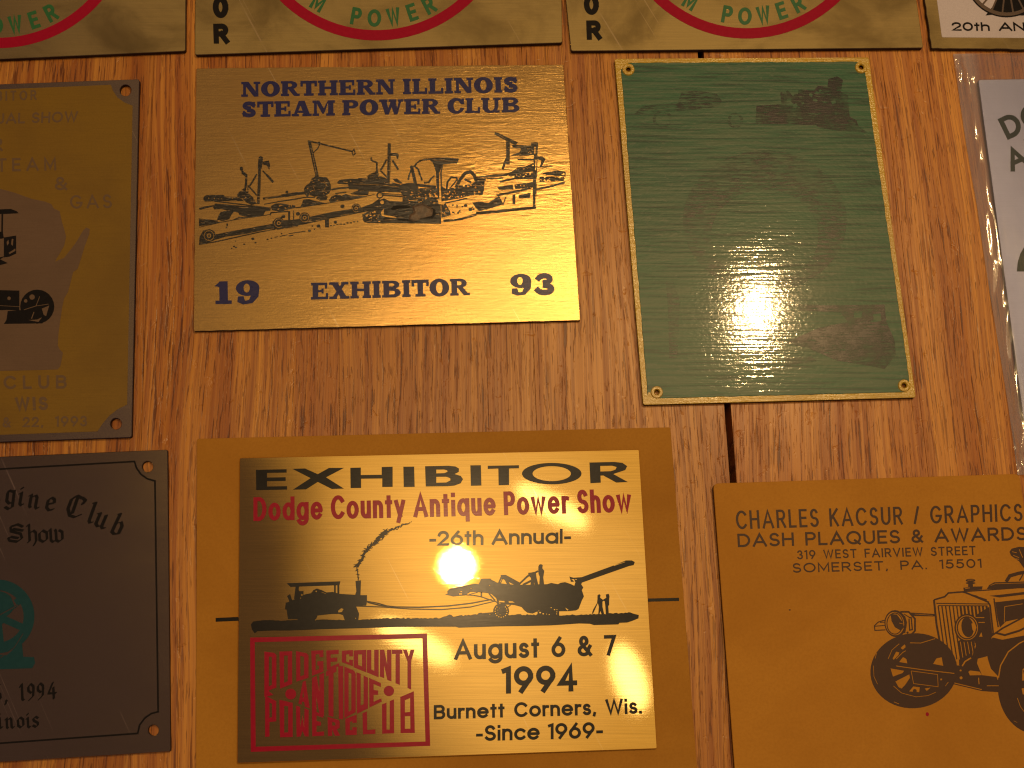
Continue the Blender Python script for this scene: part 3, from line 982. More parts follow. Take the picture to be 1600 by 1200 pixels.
# ------------------------------------------------------------------ olive plaque with the state outline
def olive():
    root = thing('olive_plaque', 'olive yellow plaque with a grey state outline, on the left under the ring plaque', 'plaque', 0, 400)
    th = 0.0011
    holes = [(196, 141, 9.5), (181, 662, 9.5)]
    plate(root, rounded([(-196, 139), (217, 124), (205, 682.5), (-206, 697)], 3), M['bare'], th, holes)
    z = Z0 + th
    f = [(-180, 147), (173, 132.5)] + [(176, 141), (183, 152), (194, 160), (207, 165)] + [(198.5, 632)] + [(184, 639), (170, 650), (160, 662), (152, 674), (-192, 686)]
    build([(np.array(f, float), 1)], 'enamel_field', M['olive'], root, z, 0.00004, off=0.00003)
    z += 0.00004
    state = [(-150, 330), (-60, 300), (0, 295), (22, 301), (50, 311), (70, 315), (80, 319), (84, 326), (93, 330), (96, 345), (100, 358), (103, 370), (100, 384), (93, 396), (88, 404), (86, 409),
             (100, 403), (112, 388), (120, 377), (130, 360), (135, 355.5), (140, 358), (139, 366), (132, 385), (126, 405), (121, 420), (114, 425), (109, 445), (106, 456), (100, 466), (97, 480), (94, 500), (91, 522), (90, 540), (93, 546), (98, 551), (97, 558), (94, 572), (90, 577), (60, 578), (-110, 582), (-170, 450)]
    build([(np.array(state, float), 1)], 'state_outline', M['state_grey'], root, z, 0.00004, off=0.00003)
    a = Art()
    a.p((-20, 329), (0, 327), (17, 326.5), (26, 330), (29, 333), (10, 334), (-20, 334.5))
    a.s(2.4, (3.5, 333), (3, 368))
    a.p((-6, 362), (4, 362), (6, 372), (-6, 374))
    a.p((6, 371), (25, 368), (25, 396), (14, 401), (6, 402))
    a.k((10, 378), (13, 374), (14, 380), (11, 384)).k((18, 373), (21, 373), (20, 384), (17, 382)).k((13, 395), (24, 388), (24, 392), (15, 397))
    a.p((-8, 404), (8, 400), (0, 405), (12, 411), (-8, 416))
    a.p((-10, 453), (30, 454), (30, 485), (10, 484), (-10, 485)).kd(14, 466, 3)
    a.ks(1, (-6, 477), (30, 479))
    a.d(58, 479, 26.5)
    a.p((12, 486), (40, 484), (72, 498), (66, 505), (6, 506), (10, 500))
    a.kd(50, 464, 4.5).kd(40, 470, 3).k((65, 482), (77, 477), (72, 494), (68, 492)).k((44, 500), (60, 503), (66, 495), (58, 499))
    a.ks(1.4, (37, 484), (56, 478), (62, 463)).ks(1.2, (56, 478), (76, 475)).ks(1.8, (53, 487), (49, 498))
    build(a.ops, 'engine_picture', M['black_ink'], root, z + 0.00004, INK, off=0.00003)
    gi = M['grey_ink']

    def L(fn):
        lettering(root, gi, z, fn, 'lettering', 0.00003, 0.00002)
    L(lambda q: text(q, 'EXHIBITOR', [(-57, 144), (57, 140.5), (57, 156), (-57, 159)], .17, .34))
    L(lambda q: text(q, 'ANNUAL SHOW', [(-60, 179), (122, 173.5), (121, 190.5), (-60, 195)], .17, .16))
    L(lambda q: text(q, 'STEAM', [(-28, 248), (87, 245.5), (88, 266), (-28, 269)], .16, .42))
    L(lambda q: text(q, '&', [(85, 276.5), (105, 276), (105, 297), (86, 297)], .16))
    L(lambda q: text(q, 'GAS', [(109, 305), (174, 303.5), (175, 325), (110, 326)], .14, .30))
    L(lambda q: text(q, 'R', [(-12, 216), (4, 215.5), (4, 236), (-12, 236)], .16))
    L(lambda q: text(q, 'CLUB', [(5, 587), (104, 586), (104, 607), (6, 608)], .18, .5))
    L(lambda q: text(q, 'WIS', [(23, 621), (74, 619.5), (75, 640.5), (24, 641.5)], .22, .22))
    L(lambda q: text(q, '& 22, 1993', [(4, 652), (136, 649.5), (136, 666), (4, 668)], .17, .20, .9))


olive()


# ------------------------------------------------------------------ gold Northern Illinois plaque
def machinery(a):
    q = random.Random(3)

    def wheel(x, y, r):
        a.d(x, y, r * 1.15).kd(x, y, r).d(x, y, r * .82).kd(x, y, r * .45).d(x, y, r * .2)
    a.at(305, 270, 10)
    a.p((130, 380), (170, 350), (440, 345), (460, 370), (700, 380), (760, 440), (480, 440), (150, 445), (130, 420))
    for x, y, r in ((210, 395, 12), (300, 400, 13), (360, 405, 11), (410, 405, 11), (580, 395, 14)):
        a.kd(x, y, r)
    a.p((60, 550), (150, 525), (290, 505), (285, 522), (70, 578))
    a.s(15, (300, 442), (700, 490), (1180, 552))
    a.p((310, 480), (600, 505), (900, 528), (1180, 560), (1170, 590), (1090, 600), (1060, 670), (860, 690), (760, 675), (690, 655), (680, 620), (560, 600), (400, 560), (300, 570), (280, 540))
    a.p((400, 610), (520, 585), (600, 610), (560, 660), (530, 720), (430, 750), (340, 730), (370, 660))
    a.p((590, 730), (680, 690), (850, 690), (980, 680), (700, 715))
    a.p((60, 730), (220, 745), (380, 765), (330, 785), (60, 832)).s(9, (60, 718), (200, 735), (350, 750))
    a.s(8, (60, 848), (400, 772), (700, 716), (1000, 676), (1180, 648))
    a.s(16, (1170, 660), (1185, 620), (1450, 600))
    a.p((300, 965), (700, 890), (1000, 835), (1200, 800), (1290, 860), (1110, 882), (800, 950), (480, 995), (310, 1045))
    a.p((60, 1120), (70, 1000), (130, 900), (220, 880), (300, 920), (320, 1000), (300, 1050), (200, 1085))
    wheel(215, 980, 84)
    a.s(13, (60, 1117), (300, 1080), (600, 1015), (1000, 925), (1250, 880))
    a.p((1370, 760), (1600, 730), (1600, 835), (1400, 865), (1290, 885), (1200, 860), (1210, 760), (1290, 700))
    wheel(1305, 785, 74)
    a.d(1380, 680, 24).s(28, (1370, 690), (1330, 715))
    a.s(28, (1467, 600), (1467, 745)).s(13, (1537, 590), (1537, 735))
    a.s(11, (1080, 490), (1300, 450), (1600, 408))
    a.p((1180, 520), (1260, 480), (1350, 480), (1560, 510), (1560, 545), (1400, 580), (1350, 610), (1200, 580))
    a.specks(9, 1200, 495, 1540, 570, 10, 28, -1, 5)
    a.s(30, (1060, 402), (1380, 360), (1600, 312)).s(40, (1400, 358), (1600, 325)).d(1425, 300, 14).ks(7, (1090, 388), (1360, 352))
    # hand pump
    a.p((660, 330), (700, 290), (760, 240), (800, 290), (850, 340), (900, 380), (960, 480), (880, 500), (800, 460), (740, 400), (660, 370))
    a.specks(9, 690, 300, 930, 470, 8, 20, -1, 6)
    a.s(26, (730, 0), (800, 50), (795, 180), (765, 290)).s(22, (960, 20), (900, 130), (840, 215)).s(19, (840, 215), (900, 280), (960, 350))
    a.s(14, (825, 190), (820, 330))
    a.d(500, 810, 12, 20).d(490, 850, 13, 9)
    for x, y, r in ((900, 1030, 24), (765, 1115, 13), (605, 1150, 13), (635, 1165, 14), (570, 1180, 9), (1130, 1040, 14), (1190, 1022, 12), (940, 1090, 14), (630, 1065, 8), (1350, 950, 12)):
        a.d(x, y, r, r * .7)
    a.s(8, (1240, 1005), (1290, 998)).s(8, (1320, 993), (1440, 965)).s(12, (1460, 985), (1530, 975))
    a.at(290, 200, 5.161)
    a.s(21, (597, 320), (592, 480), (585, 610)).ks(3.5, (602, 345), (598, 480), (592, 600))
    a.p((590, 235), (605, 226), (622, 235), (620, 285), (610, 330), (582, 332), (585, 280))
    a.p((622, 272), (670, 262), (680, 300), (674, 338), (655, 300), (628, 296))
    a.s(15, (450, 325), (458, 352), (490, 380), (487, 440), (480, 500)).d(449, 327, 12, 16)
    a.s(10, (622, 345), (660, 385)).s(17, (655, 378), (706, 436))
    a.s(24, (998, 112), (1030, 250), (1062, 395)).ks(4, (1012, 160), (1056, 380))
    a.s(11, (985, 104), (1080, 124), (1348, 190)).s(8, (1345, 188), (1358, 172), (1367, 205), (1352, 222), (1342, 196))
    a.s(7, (1080, 132), (1065, 165), (1030, 198)).d(1075, 122, 12)
    a.at(440, 270, 10)
    a.p((350, 250), (380, 200), (440, 160), (470, 90), (520, 60), (540, 0), (575, 60), (700, 70), (740, 120), (765, 190), (770, 260), (740, 320), (680, 360), (600, 350), (520, 370), (430, 340), (400, 390), (370, 340))
    a.specks(26, 390, 110, 740, 350, 7, 18, -1, 7)
    a.ks(10, (600, 140), (680, 160), (720, 210)).ks(9, (490, 200), (520, 290)).ks(9, (690, 220), (640, 300))
    a.s(40, (0, 358), (80, 345), (360, 312)).d(85, 298, 16, 20)
    a.s(12, (0, 440), (200, 410), (360, 386), (520, 380))
    a.p((340, 420), (420, 410), (520, 440), (620, 460), (690, 480), (480, 510), (290, 540), (320, 480))
    a.s(9, (150, 545), (290, 535)).s(8, (230, 548), (600, 492), (900, 442), (1300, 372), (1450, 335))
    a.p((540, 400), (560, 370), (640, 335), (720, 370), (700, 425), (600, 430)).p((740, 430), (780, 370), (860, 338), (930, 350), (900, 400), (820, 460), (760, 462))
    a.specks(10, 560, 350, 900, 440, 8, 18, -1, 8)
    a.p((920, 365), (1000, 330), (1080, 360), (1300, 365), (1410, 348), (1200, 397), (1040, 432), (880, 432)).s(16, (840, 322), (1010, 300))
    a.p((1080, 320), (1160, 290), (1260, 265), (1355, 280), (1345, 322), (1200, 345), (1080, 332))
    a.p((870, 150), (910, 110), (1000, 100), (1060, 88), (1120, 90), (1350, 95), (1600, 110), (1600, 300), (1400, 290), (1200, 260), (1050, 255), (1040, 180), (960, 175), (880, 165))
    a.ks(13, (960, 140), (1035, 150)).ks(7, (1110, 172), (1600, 196)).kd(1080, 130, 13)
    a.s(24, (780, 262), (900, 240), (1080, 225))
    a.p((430, 690), (800, 610), (1110, 565), (1250, 550), (1400, 500), (1500, 470), (1530, 530), (1400, 590), (1130, 640), (720, 720), (400, 792), (200, 832), (0, 872), (0, 742), (150, 737), (280, 720))
    a.ks(12, (530, 745), (600, 735)).ks(9, (920, 665), (1060, 640))
    wheel(360, 700, 70)
    wheel(1165, 552, 62)
    for x, y, r in ((950, 522, 30), (255, 640, 30), (575, 830, 27), (840, 770, 24), (435, 905, 20), (25, 680, 26), (480, 830, 11), (515, 880, 10), (600, 860, 8)):
        a.d(x, y, r, r * .85)
    a.p((675, 712), (738, 708), (738, 850), (682, 850)).ks(7, (685, 728), (730, 724))
    for i in range(9):
        x = 770 + i * 52
        a.d(x, 828 - i * 8 + q.uniform(-8, 8), q.uniform(8, 22), q.uniform(5, 9))
    a.s(8, (0, 985), (90, 968)).s(9, (110, 950), (370, 912)).s(10, (110, 985), (170, 978))
    a.p((1265, 720), (1310, 630), (1400, 600), (1500, 540), (1600, 500), (1600, 790), (1300, 772))
    a.specks(22, 1290, 590, 1590, 770, 8, 24, -1, 9)
    # second pump, levers and chains
    a.at(560, 230, 10)
    a.p((0, 480), (150, 490), (300, 540), (640, 598), (665, 705), (400, 692), (0, 680)).ks(9, (0, 575), (300, 585), (640, 620))
    a.p((-10, 670), (160, 680), (150, 745), (-10, 750))
    a.s(46, (482, -60), (478, 200), (468, 582)).ks(7, (490, 190), (484, 570))
    a.p((485, 88), (600, 90), (628, 112), (622, 195), (600, 170), (590, 132), (485, 132))
    a.s(24, (440, 190), (390, 290), (345, 360)).s(21, (345, 360), (400, 420), (450, 470))
    a.s(22, (198, 158), (205, 205), (290, 240), (285, 320), (292, 420))
    a.p((140, 450), (200, 410), (260, 390), (300, 330), (320, 450), (420, 480), (480, 520), (480, 580), (340, 520), (150, 520))
    a.specks(9, 180, 430, 450, 560, 8, 18, -1, 10)
    a.s(28, (530, 200), (622, 348))
    a.p((540, 500), (600, 488), (690, 560), (640, 562), (570, 532)).s(18, (520, 560), (650, 590))
    a.s(40, (380, 735), (700, 760)).ks(12, (400, 735), (690, 752))
    a.p((640, 600), (700, 570), (780, 560), (900, 560), (940, 700), (900, 770), (700, 760), (650, 690))
    a.s(46, (838, 330), (880, 520), (930, 720))
    for path in (((780, 500), (790, 440), (815, 380), (832, 330)), ((870, 305), (900, 260), (950, 215), (1040, 190), (1150, 190)),
                 ((880, 302), (935, 345), (955, 410), (975, 460), (992, 510)), ((1030, 560), (1100, 552), (1130, 500), (1185, 445))):
        a.s(14, *path)
        for (x0, y0), (x1, y1) in zip(path, path[1:]):
            for t in (.15, .5, .85):
                a.d(x0 + (x1 - x0) * t + q.uniform(-4, 4), y0 + (y1 - y0) * t + q.uniform(-4, 4), q.uniform(9, 15))
    a.d(832, 312, 26)
    a.p((1095, 178), (1160, 170), (1360, 160), (1570, 180), (1540, 252), (1330, 262), (1285, 330), (1270, 390), (1258, 392), (1262, 800), (1228, 800), (1212, 380), (1188, 300), (1165, 240))
    a.ks(8, (1180, 205), (1540, 220)).s(17, (1312, 290), (1290, 400), (1296, 660))
    a.s(40, (920, 590), (1210, 622)).s(22, (940, 662), (1225, 690))
    a.p((690, 720), (950, 735), (960, 640), (1220, 640), (1250, 890), (690, 880))
    a.specks(44, 720, 640, 1240, 870, 9, 25, -1, 11)
    a.p((0, 960), (220, 880), (330, 800), (330, 950), (100, 1005), (0, 1022))
    a.d(335, 748, 52).kd(335, 750, 34)
    a.p((330, 822), (400, 800), (480, 842), (700, 850), (820, 870), (1000, 880), (1285, 890), (1292, 1192), (150, 1182), (80, 1150), (60, 1050), (200, 980), (320, 960))
    a.k((350, 1010), (400, 958), (395, 1050), (560, 1078), (610, 1105), (440, 1092), (360, 1072))
    a.specks(16, 90, 990, 330, 1160, 12, 30, -1, 12)
    a.kd(370, 860, 32).ks(14, (780, 835), (930, 822))
    a.at(680, 240, 10)
    a.p((90, 500), (180, 560), (350, 500), (560, 480), (680, 400), (775, 395), (760, 560), (740, 640), (560, 645), (400, 695), (100, 745))
    a.specks(60, 110, 470, 750, 700, 8, 26, -1, 13)
    a.s(24, (180, 560), (192, 440), (250, 370), (335, 372), (345, 430)).s(16, (230, 540), (290, 470), (330, 420))
    a.s(46, (330, 520), (390, 400), (470, 305), (555, 282), (612, 340), (640, 430)).s(30, (460, 400), (560, 450))
    a.s(22, (640, 368), (850, 350), (1030, 345), (1130, 328)).s(40, (640, 405), (790, 400)).s(16, (810, 385), (1060, 380))
    a.p((970, 522), (1210, 482), (1222, 560), (1000, 562))
    a.p((580, 765), (700, 752), (830, 772), (990, 665), (1045, 795), (800, 872), (690, 892), (640, 852))
    a.s(42, (1230, 640), (1230, 790)).s(18, (1000, 680), (1060, 795), (1102, 680)).s(30, (960, 650), (1220, 600), (1560, 520))
    a.s(36, (130, 1052), (400, 1020), (640, 950)).ks(10, (220, 1035), (620, 955)).s(40, (640, 930), (960, 905), (1250, 872), (1570, 842)).s(15, (150, 772), (500, 702))
    a.p((1300, 650), (1490, 610), (1480, 690), (1310, 695))
    a.s(50, (1552, 340), (1552, 850)).ks(14, (1572, 380), (1572, 830))
    a.p((95, 800), (160, 780), (230, 900), (240, 960), (100, 1000))
    a.specks(14, 110, 790, 240, 990, 8, 20, -1, 14).specks(16, 180, 770, 620, 930, 6, 20, 1, 15)
    a.d(550, 870, 26).d(600, 868, 14).d(475, 810, 22)
    a.at(760, 200, 11.43)
    a.p((150, 75), (205, 85), (560, 258), (520, 305), (360, 225), (145, 112)).ks(9, (210, 110), (340, 190))
    a.s(64, (385, 240), (385, 650)).ks(26, (428, 360), (428, 640))
    a.p((460, 300), (800, 310), (800, 262), (900, 250), (912, 460), (880, 475), (560, 492), (440, 485), (600, 430), (620, 370), (470, 345))
    a.specks(7, 740, 360, 850, 470, 10, 22, -1, 16)
    a.s(64, (888, 260), (872, 700), (862, 1185)).ks(24, (866, 330), (866, 465)).ks(22, (885, 560), (880, 760)).ks(20, (900, 880), (900, 1000))
    a.s(38, (360, 540), (330, 620), (290, 730)).p((880, 498), (1000, 510), (1055, 552), (985, 695), (955, 690), (990, 575), (880, 552))
    a.p((380, 840), (560, 700), (700, 688), (860, 610), (872, 765), (620, 802), (440, 865))
    a.s(22, (560, 560), (860, 560)).specks(14, 450, 580, 860, 760, 8, 24, -1, 17)
    a.p((500, 810), (880, 800), (880, 880), (700, 900), (500, 880)).specks(12, 510, 810, 870, 890, 8, 22, -1, 18)
    a.s(24, (0, 852), (300, 838), (500, 780)).s(14, (0, 892), (250, 890)).s(26, (240, 960), (500, 900), (850, 900))
    a.p((500, 1010), (840, 960), (840, 1060), (520, 1090)).specks(14, 520, 980, 840, 1080, 8, 22, -1, 19)
    a.p((980, 812), (1250, 758), (1415, 780), (1412, 862), (1100, 838)).specks(8, 1000, 770, 1400, 850, 10, 26, -1, 20)
    a.p((950, 870), (1390, 880), (1380, 940), (950, 960)).specks(16, 960, 875, 1380, 950, 9, 26, -1, 21)
    a.s(32, (900, 1090), (1100, 1052), (1400, 972)).s(16, (960, 690), (1180, 680))


def gold_plaque():
    root = thing('gold_plaque', 'gold Northern Illinois steam club plaque with black farm machinery picture and dented middle', 'plaque', 600, 310)
    th = 0.0010
    plate(root, rounded(subdiv([(307, 107), (880, 101), (906, 500), (303, 517)], 0.35, 14, 2), 1.2, 1), M['gold'], th)
    z = Z0 + th
    bi = M['blue_ink']
    lettering(root, bi, z, lambda a: slab_text(a, 'NORTHERN ILLINOIS', [(377, 128), (809, 120), (810, 144), (377, 151)]))
    lettering(root, bi, z, lambda a: slab_text(a, 'STEAM POWER CLUB', [(378, 159), (812, 152), (812, 175), (378, 183)]))
    lettering(root, bi, z, lambda a: slab_text(a, '19', [(335, 440), (405, 438), (405, 474), (336, 475)], .2))
    lettering(root, bi, z, lambda a: slab_text(a, '93', [(797, 429), (867, 427), (868, 460), (798, 461)], .18))
    lettering(root, bi, z, lambda a: slab_text(a, 'EXHIBITOR', [(486, 442), (733, 435), (734, 461), (486, 468)], .05))
    a = Art()
    machinery(a)
    build(a.ops, 'machinery_picture', M['etch_ink'], root, z, INK, off=0.00005)
    # the raised dent in the middle and black gashes beside it
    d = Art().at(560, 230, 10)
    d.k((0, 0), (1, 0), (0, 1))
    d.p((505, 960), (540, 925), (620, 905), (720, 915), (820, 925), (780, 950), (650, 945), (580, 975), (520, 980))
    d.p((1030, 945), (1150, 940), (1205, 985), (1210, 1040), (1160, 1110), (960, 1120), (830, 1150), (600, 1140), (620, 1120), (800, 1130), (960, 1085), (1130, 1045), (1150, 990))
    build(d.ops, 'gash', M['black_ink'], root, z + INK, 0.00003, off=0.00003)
    e = Art().at(560, 230, 10)
    e.p((870, 940), (1000, 905), (1140, 985), (1128, 1045), (960, 1082), (860, 1120), (812, 1118), (830, 1075), (900, 1030))
    build(e.ops, 'dent', M['scuffed'], root, z + INK, 0.0002, off=0.0006)


gold_plaque()


# ------------------------------------------------------------------ green plaque
def green_plaque():
    root = thing('green_plaque', 'worn green enamel plaque with yellow rim and faded purple prints', 'plaque', 1195, 360)
    th = 0.0012
    holes = [(982, 108, 4.2), (1346, 104.5, 4.2), (1026.5, 612.5, 4.4), (1413, 602, 4.4)]
    plate(root, rounded([(961, 92), (1357, 90), (1430.5, 620.5), (1005.5, 632)], 3), M['yellow_enamel'], th, holes)
    z = Z0 + th
    ops = [(np.array(subdiv([(970, 98.5), (1349, 96.5), (1423, 612), (1013, 622)], .5, 9, 3), float), 1)]
    for hx, hy, hr in holes:
        ops.append((np.array(ell(hx, hy, 9.2), float), -1))
    for (hx, hy, hr), (sx, sy) in zip(holes, ((-1, -1), (1, -1), (-1, 1), (1, 1))):
        ops.append((np.array([(hx, hy + sy * 14), (hx + sx * 14, hy + sy * 14), (hx + sx * 14, hy), (hx, hy)], float), -1))
    build(ops, 'enamel_field', M['green'], root, z, 0.00008, off=0.00010)
    z += 0.00008
    for hx, hy, hr in holes:
        build([(np.array(ell(hx, hy, 8.6), float), 1), (np.array(ell(hx, hy, hr + .6), float), -1)], 'eyelet', M['yellow_enamel'], root, z - 0.00008, 0.00035, off=0.00022)
    a = Art().at(960, 80, 3.3333)
    a.p((740, 285), (870, 275), (865, 215), (905, 205), (930, 235), (960, 200), (1040, 205), (1060, 180), (1110, 185), (1115, 145), (1160, 130), (1190, 150), (1180, 210), (1215, 230), (1225, 340), (1260, 360), (1275, 400), (1180, 415), (1070, 400), (1050, 385), (735, 375))
    a.specks(14, 880, 200, 1180, 300, 8, 18, -1, 31)
    a.p((1100, 385), (1270, 390), (1320, 425), (1200, 415))
    build(a.ops, 'locomotive_print', M['purple_faded'], root, z, 0.00002, off=0.00002)
    b = Art().at(960, 80, 3.3333)
    b.p((100, 330), (150, 285), (330, 270), (350, 215), (420, 205), (530, 220), (560, 260), (540, 290), (360, 310), (180, 325))
    b.d(250, 355, 50).kd(250, 355, 36).d(630, 360, 40).kd(630, 360, 28)
    build(b.ops, 'tractor_print', M['purple_ghost'], root, z, 0.00002, off=0.00002)
    c = Art()
    c.add(ell(1195, 345, 128, 110, 50)).add(ell(1195, 368, 84, 72, 50), -1)
    c.add([(1040, 440), (1050, 436), (1062, 470), (1058, 560), (1046, 560), (1044, 480)], 1)
    build(c.ops, 'arch_print', M['purple_ghost'], root, z, 0.00002, off=0.00002)
    d = Art().at(980, 380, 3.3333)
    d.p((890, 325), (1340, 320), (1350, 410), (1390, 500), (1400, 580), (1340, 655), (1270, 640), (1090, 610), (940, 545), (820, 520), (1000, 440), (1150, 410), (1110, 360), (900, 350))
    d.k((1280, 370), (1320, 365), (1325, 405), (1285, 410)).k((1180, 360), (1225, 360), (1220, 390), (1180, 390))
    d.p((820, 600), (960, 590), (990, 615), (830, 640))
    build(d.ops, 'tractor_print', M['purple_faded'], root, z, 0.00002, off=0.00002)


green_plaque()


# ------------------------------------------------------------------ bronze plaque, bottom left
def bronze():
    root = thing('bronze_plaque', 'dark bronze plaque with black letter writing and teal flywheel, bottom left corner', 'plaque', -50, 950)
    th = 0.0009
    holes = [(230.5, 729, 9.2), (239.5, 1141, 9.2)]
    plate(root, rounded([(-368, 730), (261, 703), (265.5, 1173.5), (-385, 1214)], 2.5), M['bronze'], th, holes)
    z = Z0 + th
    bk = M['black_ink']

    def line(a):
        out = [(-340, 752), (210, 721)] + [(213, 731), (220, 741), (230, 748), (242, 751.5)] + [(247, 1112)] + [(236, 1115), (226, 1122), (218, 1133), (215, 1146)] + [(-360, 1187)]
        a.add(ribbon(out + [out[0]], 2.4, False), 1)
    lettering(root, bk, z, line, 'border_line')

    def club(a):
        for ch, x, y, s, an in (('n', -18, 783, 31, 4), ('g', 8, 786, 31, 7), ('i', 28, 789, 31, 9), ('n', 43, 792, 31, 11), ('e', 70, 796, 31, 13), ('C', 102, 804, 34, 18), ('l', 135, 815, 33, 20), ('u', 146, 820, 33, 23), ('b', 171, 831, 33, 25)):
            nib(a, ch, x, y, s, R(an))
    lettering(root, bk, z, club)
    lettering(root, bk, z, lambda a: [nib(a, ch, x, 847, 27, R(-3), k) for ch, x, k in (('S', 13, 1.45), ('h', 43, 1.25), ('o', 60, 1.25), ('w', 77, 1.2))])
    lettering(root, bk, z, lambda a: [nib(a, ch, x, y, 25, R(-3), 1.0) for ch, x, y in (('6', -8, 1096), (',', 8, 1096), ('1', 32, 1094), ('9', 44, 1094), ('9', 59, 1093), ('4', 76, 1092))])
    lettering(root, bk, z, lambda a: [nib(a, ch, x, y, 24, R(-3), 1.0) for ch, x, y in (('i', -2, 1138), ('n', 9, 1138), ('o', 27, 1137), ('i', 42, 1137), ('s', 51, 1136))])
    a = Art()
    a.add(ell(-4, 963, 57.5, 57.5, 50))
    a.add(ell(-4, 963, 41, 41, 40), -1)
    a.add(ell(-4, 963, 14, 14), 1)
    for k in range(6):
        an = R(60 * k + 24)
        a.s(11, (-4, 963), (-4 + 48 * math.cos(an), 963 + 48 * math.sin(an)))
    a.add(ell(-8, 945, 30, 22), 1)
    a.p((-60, 1018), (10, 1024), (34, 1004), (36, 1026), (53, 1027), (54.5, 1036), (50, 1044), (-70, 1048))
    a.ks(1.8, (-10, 966), (10, 955), (28, 945)).ks(1.4, (0, 1028), (22, 1012), (36, 990))
    a.add([(16, 930), (26, 945), (22, 947)], -1)
    build(a.ops, 'flywheel_picture', M['teal_ink'], root, z, INK, off=0.00003)


bronze()


# ------------------------------------------------------------------ kraft card and the bright exhibitor plaque lying on it
CARD_TH = 0.0007


def backing_card():
    root = thing('backing_card', 'plain orange brown card lying under the bright brass exhibitor plaque', 'card', 700, 1000)
    plate(root, rounded([(308, 686), (1047, 668), (1100, 1345), (306, 1370)], 3), M['card'], CARD_TH, ch=0.00008, name='sheet', side=M['card_edge'])
    z = Z0 + CARD_TH
    lettering(root, M['black_ink'], z, lambda a: a.s(6, (337, 968.5), (420, 965)), 'register_mark', 0.00003, 0.00002)
    lettering(root, M['black_ink'], z, lambda a: a.s(5, (980, 938.5), (1061, 936.5)), 'register_mark', 0.00003, 0.00002)


backing_card()


